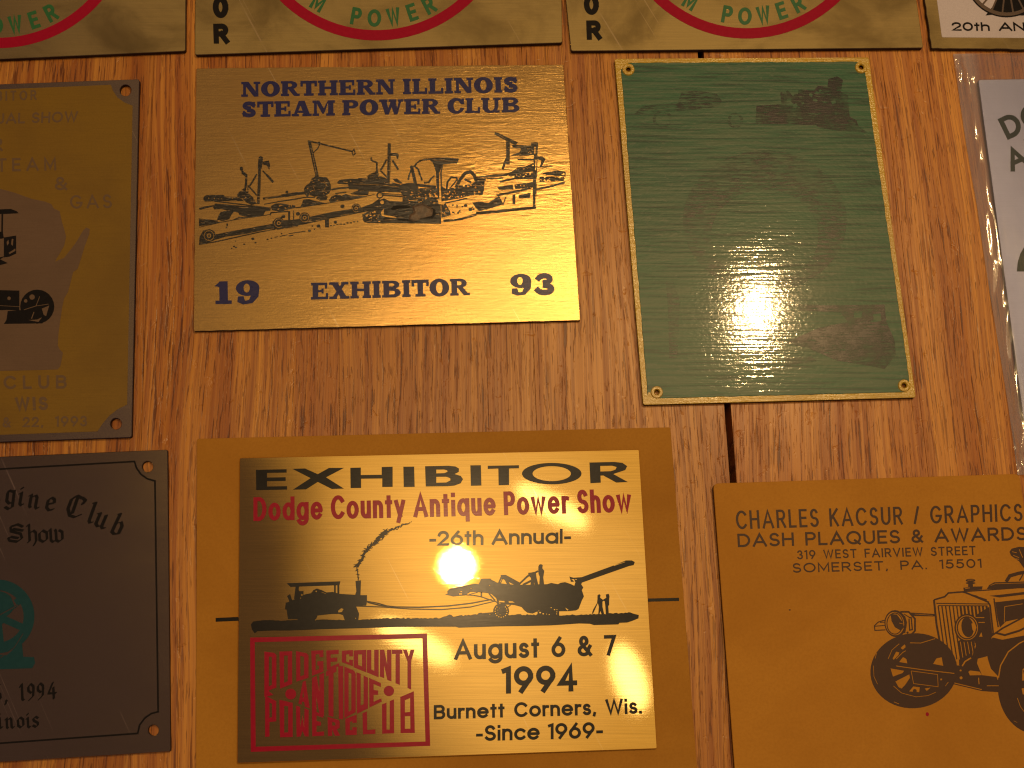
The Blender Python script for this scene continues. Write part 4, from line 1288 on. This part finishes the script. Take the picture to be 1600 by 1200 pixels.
def harvest(a):
    q = random.Random(11)
    top = [(392, 976), (396, 971), (415, 969), (440, 970), (465, 969), (490, 968), (540, 969), (580, 968), (620, 966), (650, 967), (690, 966), (697, 963), (702, 960), (708, 963.5), (740, 961), (760, 960), (800, 961), (850, 961), (880, 962), (900, 961), (925, 960.5), (950, 959.5), (985, 957.5), (997, 960.5)]
    pts = []
    for (x0, y0), (x1, y1) in zip(top, top[1:]):
        n = max(1, int((x1 - x0) / 2.6))
        for i in range(n):
            t = i / n
            j = q.uniform(-1.3, .6) if x0 > 560 else q.uniform(-.4, .4)
            pts.append((x0 + (x1 - x0) * t, y0 + (y1 - y0) * t + j))
    low = [(998, 961), (997.5, 966), (988, 970), (980, 972.5), (968, 973), (966, 975.5), (928, 976.5), (922, 974.5), (905, 974), (860, 977), (820, 978), (780, 978.5), (717, 980.5), (712, 979), (690, 979), (620, 979.5), (560, 981.5), (500, 983), (450, 985), (425, 985), (402, 986), (398, 989.5), (394, 984)]
    a.tf = None
    a.add(pts + low)
    # traction engine
    a.at(430, 880, 10)
    a.p((180, 312), (1015, 284), (1002, 342), (240, 368))
    a.s(50, (345, 355), (320, 560)).s(24, (932, 345), (932, 490)).s(28, (986, 335), (986, 490))
    a.p((155, 720), (165, 622), (222, 600), (188, 512), (232, 484), (262, 580), (320, 560), (460, 490), (560, 470), (600, 420), (650, 398), (720, 420), (800, 460), (900, 450), (1000, 480), (1250, 495), (1270, 440), (1255, 280), (1338, 268), (1330, 500), (1432, 500), (1432, 600), (1420, 662), (1262, 672), (1308, 790), (1295, 900), (1090, 900), (1060, 810), (1000, 790), (880, 792), (660, 815), (625, 900), (350, 910), (350, 872), (200, 872), (178, 722))
    a.p((300, 560), (325, 440), (360, 415), (380, 440), (440, 435), (440, 500), (400, 560))
    a.kd(415, 495, 18).kd(395, 545, 12).kd(640, 440, 14).ks(9, (720, 450), (790, 475)).k((980, 740), (1030, 700), (1070, 715), (1040, 765), (985, 770)).kd(1255, 860, 10).kd(630, 885, 12)
    # belts
    a.tf = None
    a.s(1.7, (574, 941), (592, 945.5), (620, 948.5), (655, 949), (700, 946.8), (735, 942.8), (768, 936.5))
    a.s(1.3, (556, 947), (600, 948.5), (640, 951.5), (690, 952.5), (735, 948.5), (772, 939.5))
    a.s(1.3, (573, 939.5), (590, 942.5), (604, 946.5))
    # threshing machine
    a.at(690, 870, 10)
    a.p((50, 588), (95, 575), (90, 540), (130, 498), (300, 458), (420, 438), (520, 422), (580, 430), (620, 343), (762, 343), (782, 365), (830, 385), (860, 405), (900, 412), (1050, 432), (1250, 440), (1640, 435), (1640, 900), (1500, 852), (1420, 885), (1340, 870), (1290, 830), (1250, 782), (1140, 752), (960, 745), (880, 700), (850, 640), (780, 580), (700, 562), (580, 552), (450, 545), (370, 600), (180, 618), (120, 602))
    a.kd(752, 448, 9).k((270, 570), (320, 570), (320, 590), (275, 592)).ks(10, (285, 548), (320, 546)).kd(460, 494, 8)
    a.k((890, 682), (985, 690), (985, 715), (895, 708)).k((1045, 692), (1110, 695), (1145, 715), (1050, 718))
    a.s(42, (905, 412), (955, 295)).p((920, 284), (1002, 284), (1235, 412), (1220, 445), (1150, 445), (960, 345)).s(40, (1005, 350), (1052, 445))
    a.ks(11, (915, 400), (940, 345)).s(24, (1222, 418), (1330, 315), (1400, 262)).s(30, (1270, 440), (1400, 375))
    a.p((1355, 252), (1470, 245), (1482, 330), (1512, 445), (1390, 445), (1400, 330), (1360, 292)).ks(8, (1445, 400), (1450, 445))
    a.s(13, (370, 592), (500, 602), (610, 622), (720, 660), (860, 705), (885, 745)).s(22, (622, 560), (622, 615)).s(20, (740, 572), (835, 685)).s(12, (430, 590), (560, 555))
    a.s(22, (870, 640), (890, 760)).d(610, 912, 52, 36).s(24, (650, 892), (830, 876))
    a.d(930, 850, 122)
    for k in range(16):
        an = 2 * PI * k / 16
        if not (-2.2 < math.atan2(math.sin(an), math.cos(an)) < -0.9):
            a.kd(930 + 94 * math.cos(an), 850 + 94 * math.sin(an), 12)
    for k in range(8):
        an = 2 * PI * k / 8 + .3
        if math.cos(an) < 0:
            a.kd(930 + 56 * math.cos(an), 850 + 56 * math.sin(an), 8)
    a.s(12, (1030, 790), (1080, 750))
    a.at(840, 870, 10)
    a.p((15, 152), (28, 125), (52, 116), (78, 130), (72, 180), (102, 220), (96, 262), (86, 320), (102, 445), (28, 445), (36, 310), (16, 262), (14, 200)).s(24, (10, 222), (-40, 248), (-110, 262))
    a.p((0, 432), (150, 430), (210, 410), (320, 430), (360, 408), (430, 398), (520, 428), (575, 455), (595, 390), (522, 388), (498, 308), (560, 330), (690, 320), (1200, 132), (1380, 58), (1470, 58), (1518, 82), (1500, 128), (1430, 142), (690, 402), (680, 430), (712, 478), (690, 520), (722, 620), (690, 680), (640, 812), (600, 836), (490, 846), (335, 850), (335, 915), (200, 925), (0, 925))
    a.k((525, 352), (556, 372), (580, 415), (592, 408), (572, 345)).ks(9, (1190, 140), (1370, 78)).k((430, 792), (490, 832), (455, 832)).kd(600, 352, 16, 9)
    for x, y, r in ((40, 872, 18), (88, 890, 16), (140, 895, 11), (182, 902, 12), (212, 795, 12), (265, 825, 14), (302, 826, 11), (300, 860, 12), (298, 892, 12), (20, 845, 11)):
        a.kd(x, y, r, r * .8)
    # two men at the right
    a.p((938, 605), (962, 584), (982, 600), (975, 640), (1032, 680), (1012, 702), (1012, 780), (1038, 890), (1000, 892), (982, 845), (966, 892), (950, 892), (960, 780), (942, 720), (892, 830), (872, 872), (845, 905), (868, 830), (932, 720), (938, 660))
    a.p((1068, 590), (1110, 578), (1122, 612), (1116, 680), (1116, 750), (1102, 770), (1112, 895), (1068, 895), (1060, 760), (1050, 692), (1016, 682), (1030, 668), (1075, 640))
    # smoke: torn slivers along a curve
    a.at(360, 690, 4.706)
    path = [(940, 1015, 5), (936, 955, 7), (920, 912, 16), (962, 868, 14), (985, 815, 18), (1030, 770, 22), (1085, 715, 24), (1125, 675, 24), (1170, 652, 18), (1240, 628, 10), (1290, 605, 7), (1330, 590, 4)]
    for (x0, y0, w0), (x1, y1, w1) in zip(path, path[1:]):
        n = max(3, int(math.hypot(x1 - x0, y1 - y0) / (5 if w0 > 12 else 9)))
        for i in range(n):
            t = (i + q.random()) / n
            wv = w0 + (w1 - w0) * t
            x, y = x0 + (x1 - x0) * t + q.uniform(-wv, wv) * .55, y0 + (y1 - y0) * t + q.uniform(-wv, wv) * .55
            an, ln = q.uniform(-1.3, .5), q.uniform(8, 26) * (.5 + wv / 30)
            c, s = math.cos(an) * ln, math.sin(an) * ln
            a.p((x - c, y - s), (x + s * .22, y - c * .22), (x + c, y + s), (x - s * .22, y + c * .22))
    a.s(5, (940, 1020), (935, 955), (928, 925)).s(9, (935, 925), (965, 865), (1000, 800), (1060, 742), (1130, 675), (1170, 655))


def club_emblem(a):
    a.at(360, 940, 4.706)
    a.p((145, 265), (1445, 235), (1468, 1060), (150, 1105)).k((178, 298), (1412, 270), (1435, 1030), (185, 1068))
    a.p((250, 368), (322, 378), (337, 394), (337, 632), (250, 665)).k((282, 402), (305, 408), (305, 612), (282, 624))
    a.p((250, 640), (282, 628), (282, 660), (315, 685), (282, 695), (250, 700))
    a.p((360, 368), (453, 365), (453, 605), (365, 640)).k((394, 396), (422, 396), (422, 586), (394, 598))
    a.p((482, 365), (558, 380), (573, 396), (573, 560), (485, 588)).k((513, 398), (542, 406), (542, 540), (513, 550))
    a.p((595, 362), (683, 358), (683, 408), (655, 408), (655, 386), (626, 388), (626, 508), (652, 498), (652, 470), (640, 470), (640, 440), (683, 438), (683, 515), (600, 545))
    a.p((705, 360), (795, 355), (795, 385), (736, 388), (736, 415), (785, 412), (785, 440), (736, 443), (736, 480), (800, 452), (800, 472), (710, 508))
    a.p((820, 362), (900, 357), (900, 402), (874, 402), (874, 386), (850, 388), (850, 440), (874, 450), (874, 428), (900, 430), (900, 475), (820, 445))
    a.p((907, 360), (998, 355), (998, 520), (907, 482)).k((938, 388), (968, 388), (968, 478), (938, 466))
    a.p((1004, 357), (1035, 356), (1035, 500), (1058, 510), (1058, 356), (1089, 354), (1089, 556), (1004, 520))
    a.p((1100, 355), (1130, 355), (1152, 460), (1152, 355), (1183, 354), (1183, 587), (1155, 575), (1130, 470), (1130, 562), (1100, 550))
    a.p((1188, 355), (1264, 354), (1264, 382), (1245, 383), (1245, 612), (1215, 600), (1215, 385), (1188, 386))
    a.p((1268, 354), (1297, 354), (1311, 405), (1325, 354), (1353, 353), (1328, 440), (1328, 647), (1303, 634), (1303, 440))
    a.p((500, 748), (533, 590), (552, 582), (583, 785), (548, 772), (543, 738), (525, 735), (522, 758)).k((529, 705), (541, 705), (536, 655))
    a.p((600, 562), (632, 547), (655, 660), (655, 537), (688, 522), (688, 842), (655, 828), (632, 700), (632, 815), (600, 800))
    a.p((703, 516), (778, 478), (778, 515), (757, 525), (757, 848), (722, 838), (722, 542), (706, 550))
    a.p((793, 474), (829, 474), (829, 866), (798, 862))
    a.p((838, 478), (908, 508), (920, 530), (920, 812), (838, 858)).k((868, 522), (890, 530), (890, 798), (868, 810))
    a.p((927, 520), (957, 532), (957, 765), (980, 755), (980, 545), (1010, 560), (1010, 785), (930, 825))
    a.p((1020, 562), (1105, 600), (1105, 628), (1052, 605), (1052, 650), (1085, 655), (1085, 685), (1052, 685), (1052, 738), (1108, 712), (1112, 735), (1022, 778))
    a.d(443, 680, 39).d(1165, 657, 37)
    a.p((255, 692), (336, 732), (336, 880), (286, 886), (286, 992), (255, 994)).k((286, 742), (306, 750), (306, 850), (286, 855))
    a.p((360, 722), (457, 745), (457, 995), (365, 998)).k((395, 765), (425, 770), (425, 962), (395, 964))
    a.p((482, 765), (512, 775), (514, 925), (530, 835), (542, 925), (545, 785), (574, 796), (574, 992), (548, 990), (530, 950), (515, 992), (487, 994))
    a.p((600, 800), (682, 832), (682, 855), (632, 836), (632, 880), (665, 885), (665, 912), (632, 912), (632, 960), (688, 955), (688, 985), (602, 990))
    a.p((715, 848), (795, 872), (802, 884), (802, 928), (782, 940), (806, 985), (770, 987), (748, 940), (748, 987), (717, 988)).k((748, 884), (772, 890), (772, 912), (748, 912))
    a.p((845, 862), (927, 832), (928, 890), (897, 892), (897, 878), (877, 885), (877, 945), (897, 945), (897, 925), (928, 925), (928, 980), (847, 982))
    a.p((972, 822), (1003, 808), (1005, 945), (1065, 940), (1065, 972), (975, 976))
    a.p((1115, 757), (1147, 743), (1147, 942), (1172, 942), (1172, 732), (1202, 720), (1203, 968), (1117, 971))
    a.p((1250, 702), (1348, 660), (1355, 965), (1252, 966)).k((1282, 725), (1322, 708), (1322, 812), (1282, 816)).k((1282, 842), (1323, 841), (1324, 935), (1282, 936))


def wide_title(a):
    a.at(360, 690, 4.706)
    a.p((188, 208), (412, 203), (412, 227), (268, 229), (268, 265), (405, 262), (405, 288), (268, 290), (268, 330), (415, 328), (415, 352), (190, 356))
    a.p((455, 200), (548, 198), (642, 240), (725, 194), (835, 193), (702, 262), (834, 345), (745, 347), (642, 295), (555, 350), (460, 353), (590, 268))
    a.p((882, 193), (958, 191), (958, 246), (1113, 244), (1113, 187), (1192, 185), (1192, 332), (1117, 333), (1117, 270), (960, 272), (960, 340), (884, 341))
    a.p((1272, 185), (1350, 184), (1354, 332), (1275, 333))
    a.at(690, 690, 4.706)
    a.p((-121, 181), (50, 178), (100, 183), (127, 198), (125, 222), (95, 238), (140, 253), (156, 275), (140, 305), (95, 322), (40, 327), (-116, 329))
    a.k((-40, 205), (18, 204), (42, 211), (44, 222), (20, 232), (-40, 234)).k((-40, 258), (35, 257), (64, 268), (66, 285), (35, 301), (-40, 303))
    a.p((212, 175), (288, 174), (292, 322), (216, 324))
    a.p((340, 178), (568, 174), (568, 195), (495, 197), (495, 318), (420, 320), (418, 197), (340, 200))
    a.add(ell(810, 235, 218, 78, 48)).add(ell(810, 235, 142, 56, 48), -1)
    a.p((1088, 154), (1270, 150), (1330, 157), (1364, 180), (1350, 208), (1262, 238), (1370, 297), (1285, 300), (1190, 248), (1168, 249), (1170, 301), (1095, 305))
    a.k((1166, 178), (1255, 176), (1288, 186), (1280, 206), (1245, 218), (1167, 220))


def exhibitor():
    root = thing('exhibitor_plaque', 'bright brushed brass exhibitor plaque of 1994 with a lamp mirrored in it', 'plaque', 700, 945)
    th = 0.0008
    z0 = Z0 + CARD_TH + 0.00005
    plate(root, rounded([(375, 716), (998, 703), (1026, 1169), (371, 1192)], 2.0), M['bright_brass'], th, z=z0)
    z = z0 + th
    bk, rd = M['black_ink'], M['red_ink']
    lettering(root, bk, z, wide_title, h=0.00009)
    lettering(root, rd, z, lambda a: text(a, 'Dodge County Antique Power Show', [(396, 777), (985, 763.5), (987, 800), (396, 814)], .165, .09, .36), h=0.00010)
    lettering(root, bk, z, lambda a: text(a, '-26th Annual-', [(671, 830), (892, 826), (892, 849), (671, 853)], .172, .12))
    lettering(root, bk, z, lambda a: text(a, 'August 6 & 7', [(710, 1000), (962, 992), (963, 1024), (710, 1031)], .167, .12, .5))
    lettering(root, bk, z, lambda a: text(a, '1994', [(784, 1042), (901, 1039), (902, 1080), (784, 1084)], .182, .12))
    lettering(root, bk, z, lambda a: text(a, 'Burnett Corners, Wis.', [(678, 1102), (1002, 1091), (1003, 1115), (678, 1124)], .177, .12, .5))
    lettering(root, bk, z, lambda a: text(a, '-Since 1969-', [(744, 1134), (942, 1128), (942, 1153), (744, 1158)], .172, .12))
    a = Art()
    harvest(a)
    build(a.ops, 'harvest_picture', bk, root, z, 0.00008, off=0.00004)
    b = Art()
    club_emblem(b)
    build(b.ops, 'club_emblem', rd, root, z, 0.00009, off=0.00004)


exhibitor()


# ------------------------------------------------------------------ advertising card with an old car
def old_car(a):
    a.at(1300, 860, 5.3333)
    lim = 1700

    def clip(pts):
        return [(min(x, lim), y) for x, y in pts]
    a.add(ell(682, 1003, 362, 312, 50, R(-6)))
    # spokes: openings in the wheel
    for pg in (((505, 900), (535, 843), (562, 850), (555, 872), (515, 912)), ((572, 812), (605, 783), (622, 800), (590, 828)), ((560, 930), (592, 888), (638, 915), (630, 942)),
               ((650, 872), (672, 853), (682, 870), (662, 887)), ((488, 983), (602, 1003), (590, 1022), (508, 1052)), ((528, 1092), (650, 1030), (657, 1052), (610, 1122), (580, 1152), (555, 1140)),
               ((643, 1175), (678, 1133), (732, 1140), (728, 1182)), ((773, 1150), (822, 1143), (790, 1172))):
        a.add(pg, -1)
    a.d(690, 1172, 16)
    a.ks(6, (468, 905), (500, 830), (560, 778)).ks(6, (513, 1130), (580, 1188), (700, 1220), (800, 1210), (866, 1182)).ks(7, (535, 905), (590, 850), (640, 822))
    a.ks(5, (372, 855), (360, 900)).ks(5, (345, 960), (350, 1050), (380, 1115)).ks(6, (515, 1262), (560, 1280)).ks(4, (440, 760), (460, 745))
    a.p((610, 762), (750, 778), (900, 735), (940, 950), (1060, 960), (1200, 1050), (1395, 1082), (1395, 1182), (1250, 1172), (1000, 1112), (880, 1135), (660, 1112), (620, 900))
    a.k((842, 946), (870, 900), (915, 890), (928, 962))
    a.ks(8, (535, 963), (760, 995), (1020, 1025)).ks(6, (660, 1004), (880, 1034), (885, 1136), (680, 1110), (660, 1004)).ks(7, (650, 770), (740, 772), (860, 735))
    a.ks(8, (1020, 1105), (1250, 1160)).kd(910, 1075, 9).ks(6, (945, 1130), (970, 1098))
    # near-side lamp with its horn
    a.add(ell(530, 610, 92, 112, 30, R(-8))).add(ell(524, 610, 78, 98, 30, R(-8)), -1)
    a.s(7, *arc(524, 610, 66, 88, 0, 360, 24))
    a.p((488, 530), (540, 535), (590, 600), (600, 640), (575, 668), (525, 640), (498, 590)).ks(6, (560, 605), (590, 612))
    a.s(14, (570, 512), (640, 512), (692, 570), (692, 670), (645, 722)).s(10, (604, 545), (620, 600), (606, 690)).s(10, (640, 560), (660, 560), (670, 660), (648, 665), (642, 570))
    a.s(7, (600, 530), (650, 560)).d(630, 685, 9)
    a.s(8, (445, 580), (385, 598), (354, 628), (358, 667), (445, 662)).s(7, (358, 632), (440, 625)).s(6, (400, 600), (440, 598))
    a.p((575, 712), (640, 725), (722, 728), (720, 748), (650, 755), (600, 740)).p((655, 518), (860, 530), (860, 550), (680, 546)).ks(4, (690, 530), (840, 541))
    # radiator
    a.s(13, (850, 412), (940, 386), (970, 355), (1100, 345), (1300, 430), (1318, 460), (1345, 700)).s(16, (850, 412), (872, 620), (932, 940)).s(8, (870, 441), (1300, 447))
    a.s(7, (885, 460), (1295, 462))
    for i in range(14):
        x0 = 885 + i * 31
        x1 = x0 + 66 - i * 1.2
        yb = 935 - i * 9
        wd = 10 if i < 6 else 17
        a.s(wd, (x0, 462), ((x0 + x1) / 2, 700), (x1, yb))
    a.p((1130, 700), (1300, 640), (1345, 700), (1300, 780), (1180, 800), (1160, 930), (1060, 960), (1050, 760))
    for i in range(7):
        a.ks(7, (1010 + i * 30, 760), (1035 + i * 28, 925 - i * 16))
    # far lamp on the radiator
    a.p((1200, 540), (1310, 470), (1335, 690), (1260, 775), (1190, 770)).ks(8, (1190, 560), (1270, 560)).ks(8, (1215, 600), (1275, 600)).k((1225, 720), (1245, 680), (1255, 720))
    a.add(ell(1125, 645, 104, 116, 32)).add(ell(1125, 645, 92, 104, 32), -1).s(9, *arc(1125, 645, 80, 92, 0, 360, 26))
    a.add(ell(1130, 640, 50, 84, 24, R(-8))).k((1162, 610), (1185, 600), (1205, 640), (1190, 690), (1170, 660))
    # filler cap and bonnet
    a.d(1155, 250, 40, 13).d(1155, 272, 40, 9).p((1138, 262), (1172, 262), (1176, 305), (1134, 305)).p((1095, 312), (1180, 302), (1255, 300), (1250, 326), (1100, 338)).ks(6, (1110, 318), (1150, 312)).ks(5, (1130, 248), (1180, 246))
    a.add(clip(ribbon([(1050, 347), (1300, 330), (1720, 300)], 9, False))).add(ribbon([(1120, 358), (1290, 412)], 9, False)).add(ribbon([(1090, 350), (1200, 378), (1310, 430)], 6, False))
    a.add(clip([(1290, 322), (1312, 288), (1352, 266), (1720, 256), (1720, 312), (1312, 322)])).add(clip(ribbon([(1322, 292), (1360, 278), (1720, 268)], 5, False)), -1)
    a.add(clip(ribbon([(1452, 262), (1482, 212), (1560, 190), (1720, 170)], 28, False))).add(ribbon([(1562, 252), (1592, 200)], 10, False))
    a.add(clip([(1312, 378), (1400, 370), (1720, 335), (1720, 356), (1395, 392)])).add(clip([(1362, 432), (1720, 395), (1720, 540), (1450, 592), (1400, 642), (1380, 560)]))
    a.add(clip(ribbon([(1590, 445), (1440, 468), (1436, 600)], 6, False)), -1).add(ribbon([(1350, 400), (1372, 560), (1386, 640)], 11, False))
    # wing and near front tyre
    a.add(clip(ribbon([(1330, 712), (1420, 650), (1560, 575), (1720, 500)], 13, False))).add(clip(ribbon([(1362, 686), (1440, 706), (1560, 670), (1720, 600)], 16, False)))
    a.add(clip([(1285, 830), (1300, 770), (1340, 726), (1420, 745), (1720, 690), (1720, 760), (1560, 770), (1470, 850), (1400, 960), (1385, 1050), (1325, 985), (1300, 905)]))
    a.add(clip(ell(1700, 1128, 318, 400, 60)))
    a.ks(11, (1388, 1060), (1405, 960), (1470, 845), (1560, 775), (1600, 755)).ks(6, (1545, 1230), (1570, 1300), (1620, 1370)).ks(4, (1515, 1420), (1545, 1435))
    a.add([(1588, 990), (1640, 950), (1640, 1080), (1585, 1085)], -1).add([(1580, 1150), (1640, 1140), (1640, 1210), (1590, 1200)], -1)
    a.s(14, (1600, 1000), (1620, 1080))
    # springs and cross members
    a.p((1060, 965), (1165, 890), (1200, 800), (1290, 770), (1300, 880), (1215, 902), (1208, 940), (1250, 1040), (1372, 1055), (1380, 1080), (1240, 1070), (1120, 1052))
    a.ks(13, (1085, 965), (1110, 925), (1160, 895)).k((1136, 1012), (1150, 1000), (1230, 1010), (1250, 1040), (1150, 1042)).kd(1076, 1062, 13).ks(9, (1222, 1060), (1226, 1115)).ks(7, (1290, 1128), (1390, 1128)).kd(1072, 1000, 9)
    # spare lamp, upper right
    a.add(clip([(1480, 12), (1498, -14), (1560, -30), (1720, -20), (1720, 150), (1600, 148), (1560, 92), (1492, 42)]))
    a.ks(6, (1500, 10), (1540, 20)).ks(6, (1510, 40), (1560, 60)).ks(7, (1560, -10), (1590, 60)).ks(6, (1530, 70), (1560, 74))


def car_card():
    root = thing('printed_card', 'ochre advertising card printed with a brown old car, bottom right', 'card', 1400, 1000)
    th = 0.0016
    plate(root, rounded([(1115, 756), (1592, 741), (1690, 1385), (1164, 1405)], 8), M['card2'], th, ch=0.0001, name='sheet', side=M['card_edge'])
    z = Z0 + th
    br = M['brown_ink']

    def L(s, quad, wt, tr, sp=.4):
        lettering(root, br, z, lambda a: text(a, s, quad, wt, tr, sp), h=0.00003, off=0.00002)
    L('CHARLES KACSUR / GRAPHICS', [(1149, 798), (1597, 787), (1598, 814), (1151, 827)], .125, .16, .5)
    L('DASH PLAQUES & AWARDS', [(1152, 834), (1604, 823), (1605, 844), (1153, 855)], .16, .18, .5)
    L('319 WEST FAIRVIEW STREET', [(1245, 860), (1524, 853), (1525, 867), (1246, 874)], .15, .2, .6)
    L('SOMERSET, PA. 15501', [(1238, 880), (1533, 873), (1534, 887), (1239, 895)], .15, .26, .7)
    a = Art()
    old_car(a)
    build(a.ops, 'car_picture', br, root, z, 0.00003, off=0.00002)
    lettering(root, M['red_ink'], z, lambda b: b.d(1449, 1116, 2.6, 3.2), 'stain', 0.00002, 0.00002)
    lettering(root, M['brown_ink'], z, lambda b: b.d(1234, 953, 1.6, 1.0), 'stain', 0.00002, 0.00002)


car_card()


# ------------------------------------------------------------------ silver plaque in its clear sleeve, right edge
def silver():
    root = thing('silver_plaque', 'satin silver plaque with dark green letters inside a clear plastic sleeve', 'plaque', 1700, 380)
    th = 0.0009
    z0 = 0.0005
    plate(root, rounded([(1529, 125), (1960, 118), (2040, 640), (1600, 655)], 3), M['silver'], th, z=z0)
    z = z0 + th

    def words(a):
        for ch, x, y, an in (('D', 1580, 196, -26), ('O', 1612, 181, -22), ('D', 1643, 170, -18), ('G', 1672, 161, -14), ('E', 1700, 155, -10)):
            glyph_at(a, ch, x, y, 36, R(an), .2, .78)
        for ch, x, y, an in (('A', 1588, 247, -24), ('N', 1618, 233, -20), ('N', 1650, 223, -16), ('U', 1682, 215, -12), ('A', 1712, 209, -8), ('L', 1738, 205, -4)):
            glyph_at(a, ch, x, y, 34, R(an), .2, .78)
    lettering(root, M['dark_green_ink'], z, words)
    build([(np.array([(1589, 424)] + arc(1650, 424, 61, 66, 180, 360) + [(1711, 424)], float), 1)], 'emblem', M['dark_green_ink'], root, z, INK, off=0.00003)


silver()


def sleeve():
    lef = [(1489, 84), (1493, 110), (1500, 160), (1508, 215), (1517, 270), (1527, 325), (1536, 390), (1546, 455), (1556, 515), (1566, 575), (1575, 632), (1583, 690), (1590, 742)]
    nu, nv = 70, 120
    q = random.Random(5)
    root = thing('plastic_sleeve', 'clear crinkled plastic sleeve around the silver plaque at the right edge', 'sleeve', 1650, 400)
    org = root.location

    def noise(x, y, f, ph):
        return math.sin(x * f + ph + 1.7 * math.sin(y * f * .31 + ph)) * math.sin(y * f * .43 + 2.1 * ph)
    for side, base in (('top_film', 1), ('bottom_film', 0)):
        pos, faces, seam = [], [], []
        for j in range(nv + 1):
            v = j / nv * (len(lef) - 1)
            i = min(int(v), len(lef) - 2)
            t = v - i
            lx, ly = lef[i][0] * (1 - t) + lef[i + 1][0] * t, lef[i][1] * (1 - t) + lef[i + 1][1] * t
            for k in range(nu + 1):
                u = (k / nu) ** 1.7
                x, y = lx + u * 470, ly - u * 6
                e = min(1.0, u * 470 / 30.0)
                ev = min(1.0, min(j, nv - j) / 8.0)
                pad = math.sin(min(e, 1) * PI / 2) * ev
                if base:
                    zz_ = 0.0004 + 0.0014 * pad
                    edge = math.exp(-((u * 470 - 18) / 14) ** 2)
                    zz_ += edge * (0.0004 * noise(x * .8, y * .25, .11, 1.3) + 0.00025 * noise(x * 2, y * .5, .17, .4) + 0.0005)
                    crump = math.exp(-((y - 730) / 45) ** 2) + math.exp(-(((y - 105) / 30) ** 2 + ((x - 1510) / 28) ** 2))
                    zz_ += crump * (0.0007 * abs(noise(x, y, .25, 2.2)) + 0.0005 * noise(x, y, .5, .9))
                    zz_ += 0.00012 * noise(x, y, .05, 3.3)
                    zz_ = max(zz_, 0.0003 + 0.0013 * pad)
                else:
                    zz_ = 0.00025
                seam.append(math.exp(-((u * 470) / 34.0) ** 4) * (0.75 + 0.25 * noise(x, y, .06, 1.1)))
                p = U(x, y, zz_)
                pos.append((p.x - org.x, p.y - org.y, p.z - org.z))
        for j in range(nv):
            for k in range(nu):
                a = j * (nu + 1) + k
                f = (a, a + nu + 1, a + nu + 2, a + 1)
                faces.append(f)
        me = bpy.data.meshes.new(side)
        me.from_pydata(pos, [], faces)
        for pl in me.polygons:
            pl.use_smooth = True
        at = me.attributes.new('seam', 'FLOAT', 'POINT')
        for i, sv in enumerate(seam):
            at.data[i].value = sv
        me.materials.append(M['film'])
        o = bpy.data.objects.new('film', me)
        COL.objects.link(o)
        o.parent = root


sleeve()
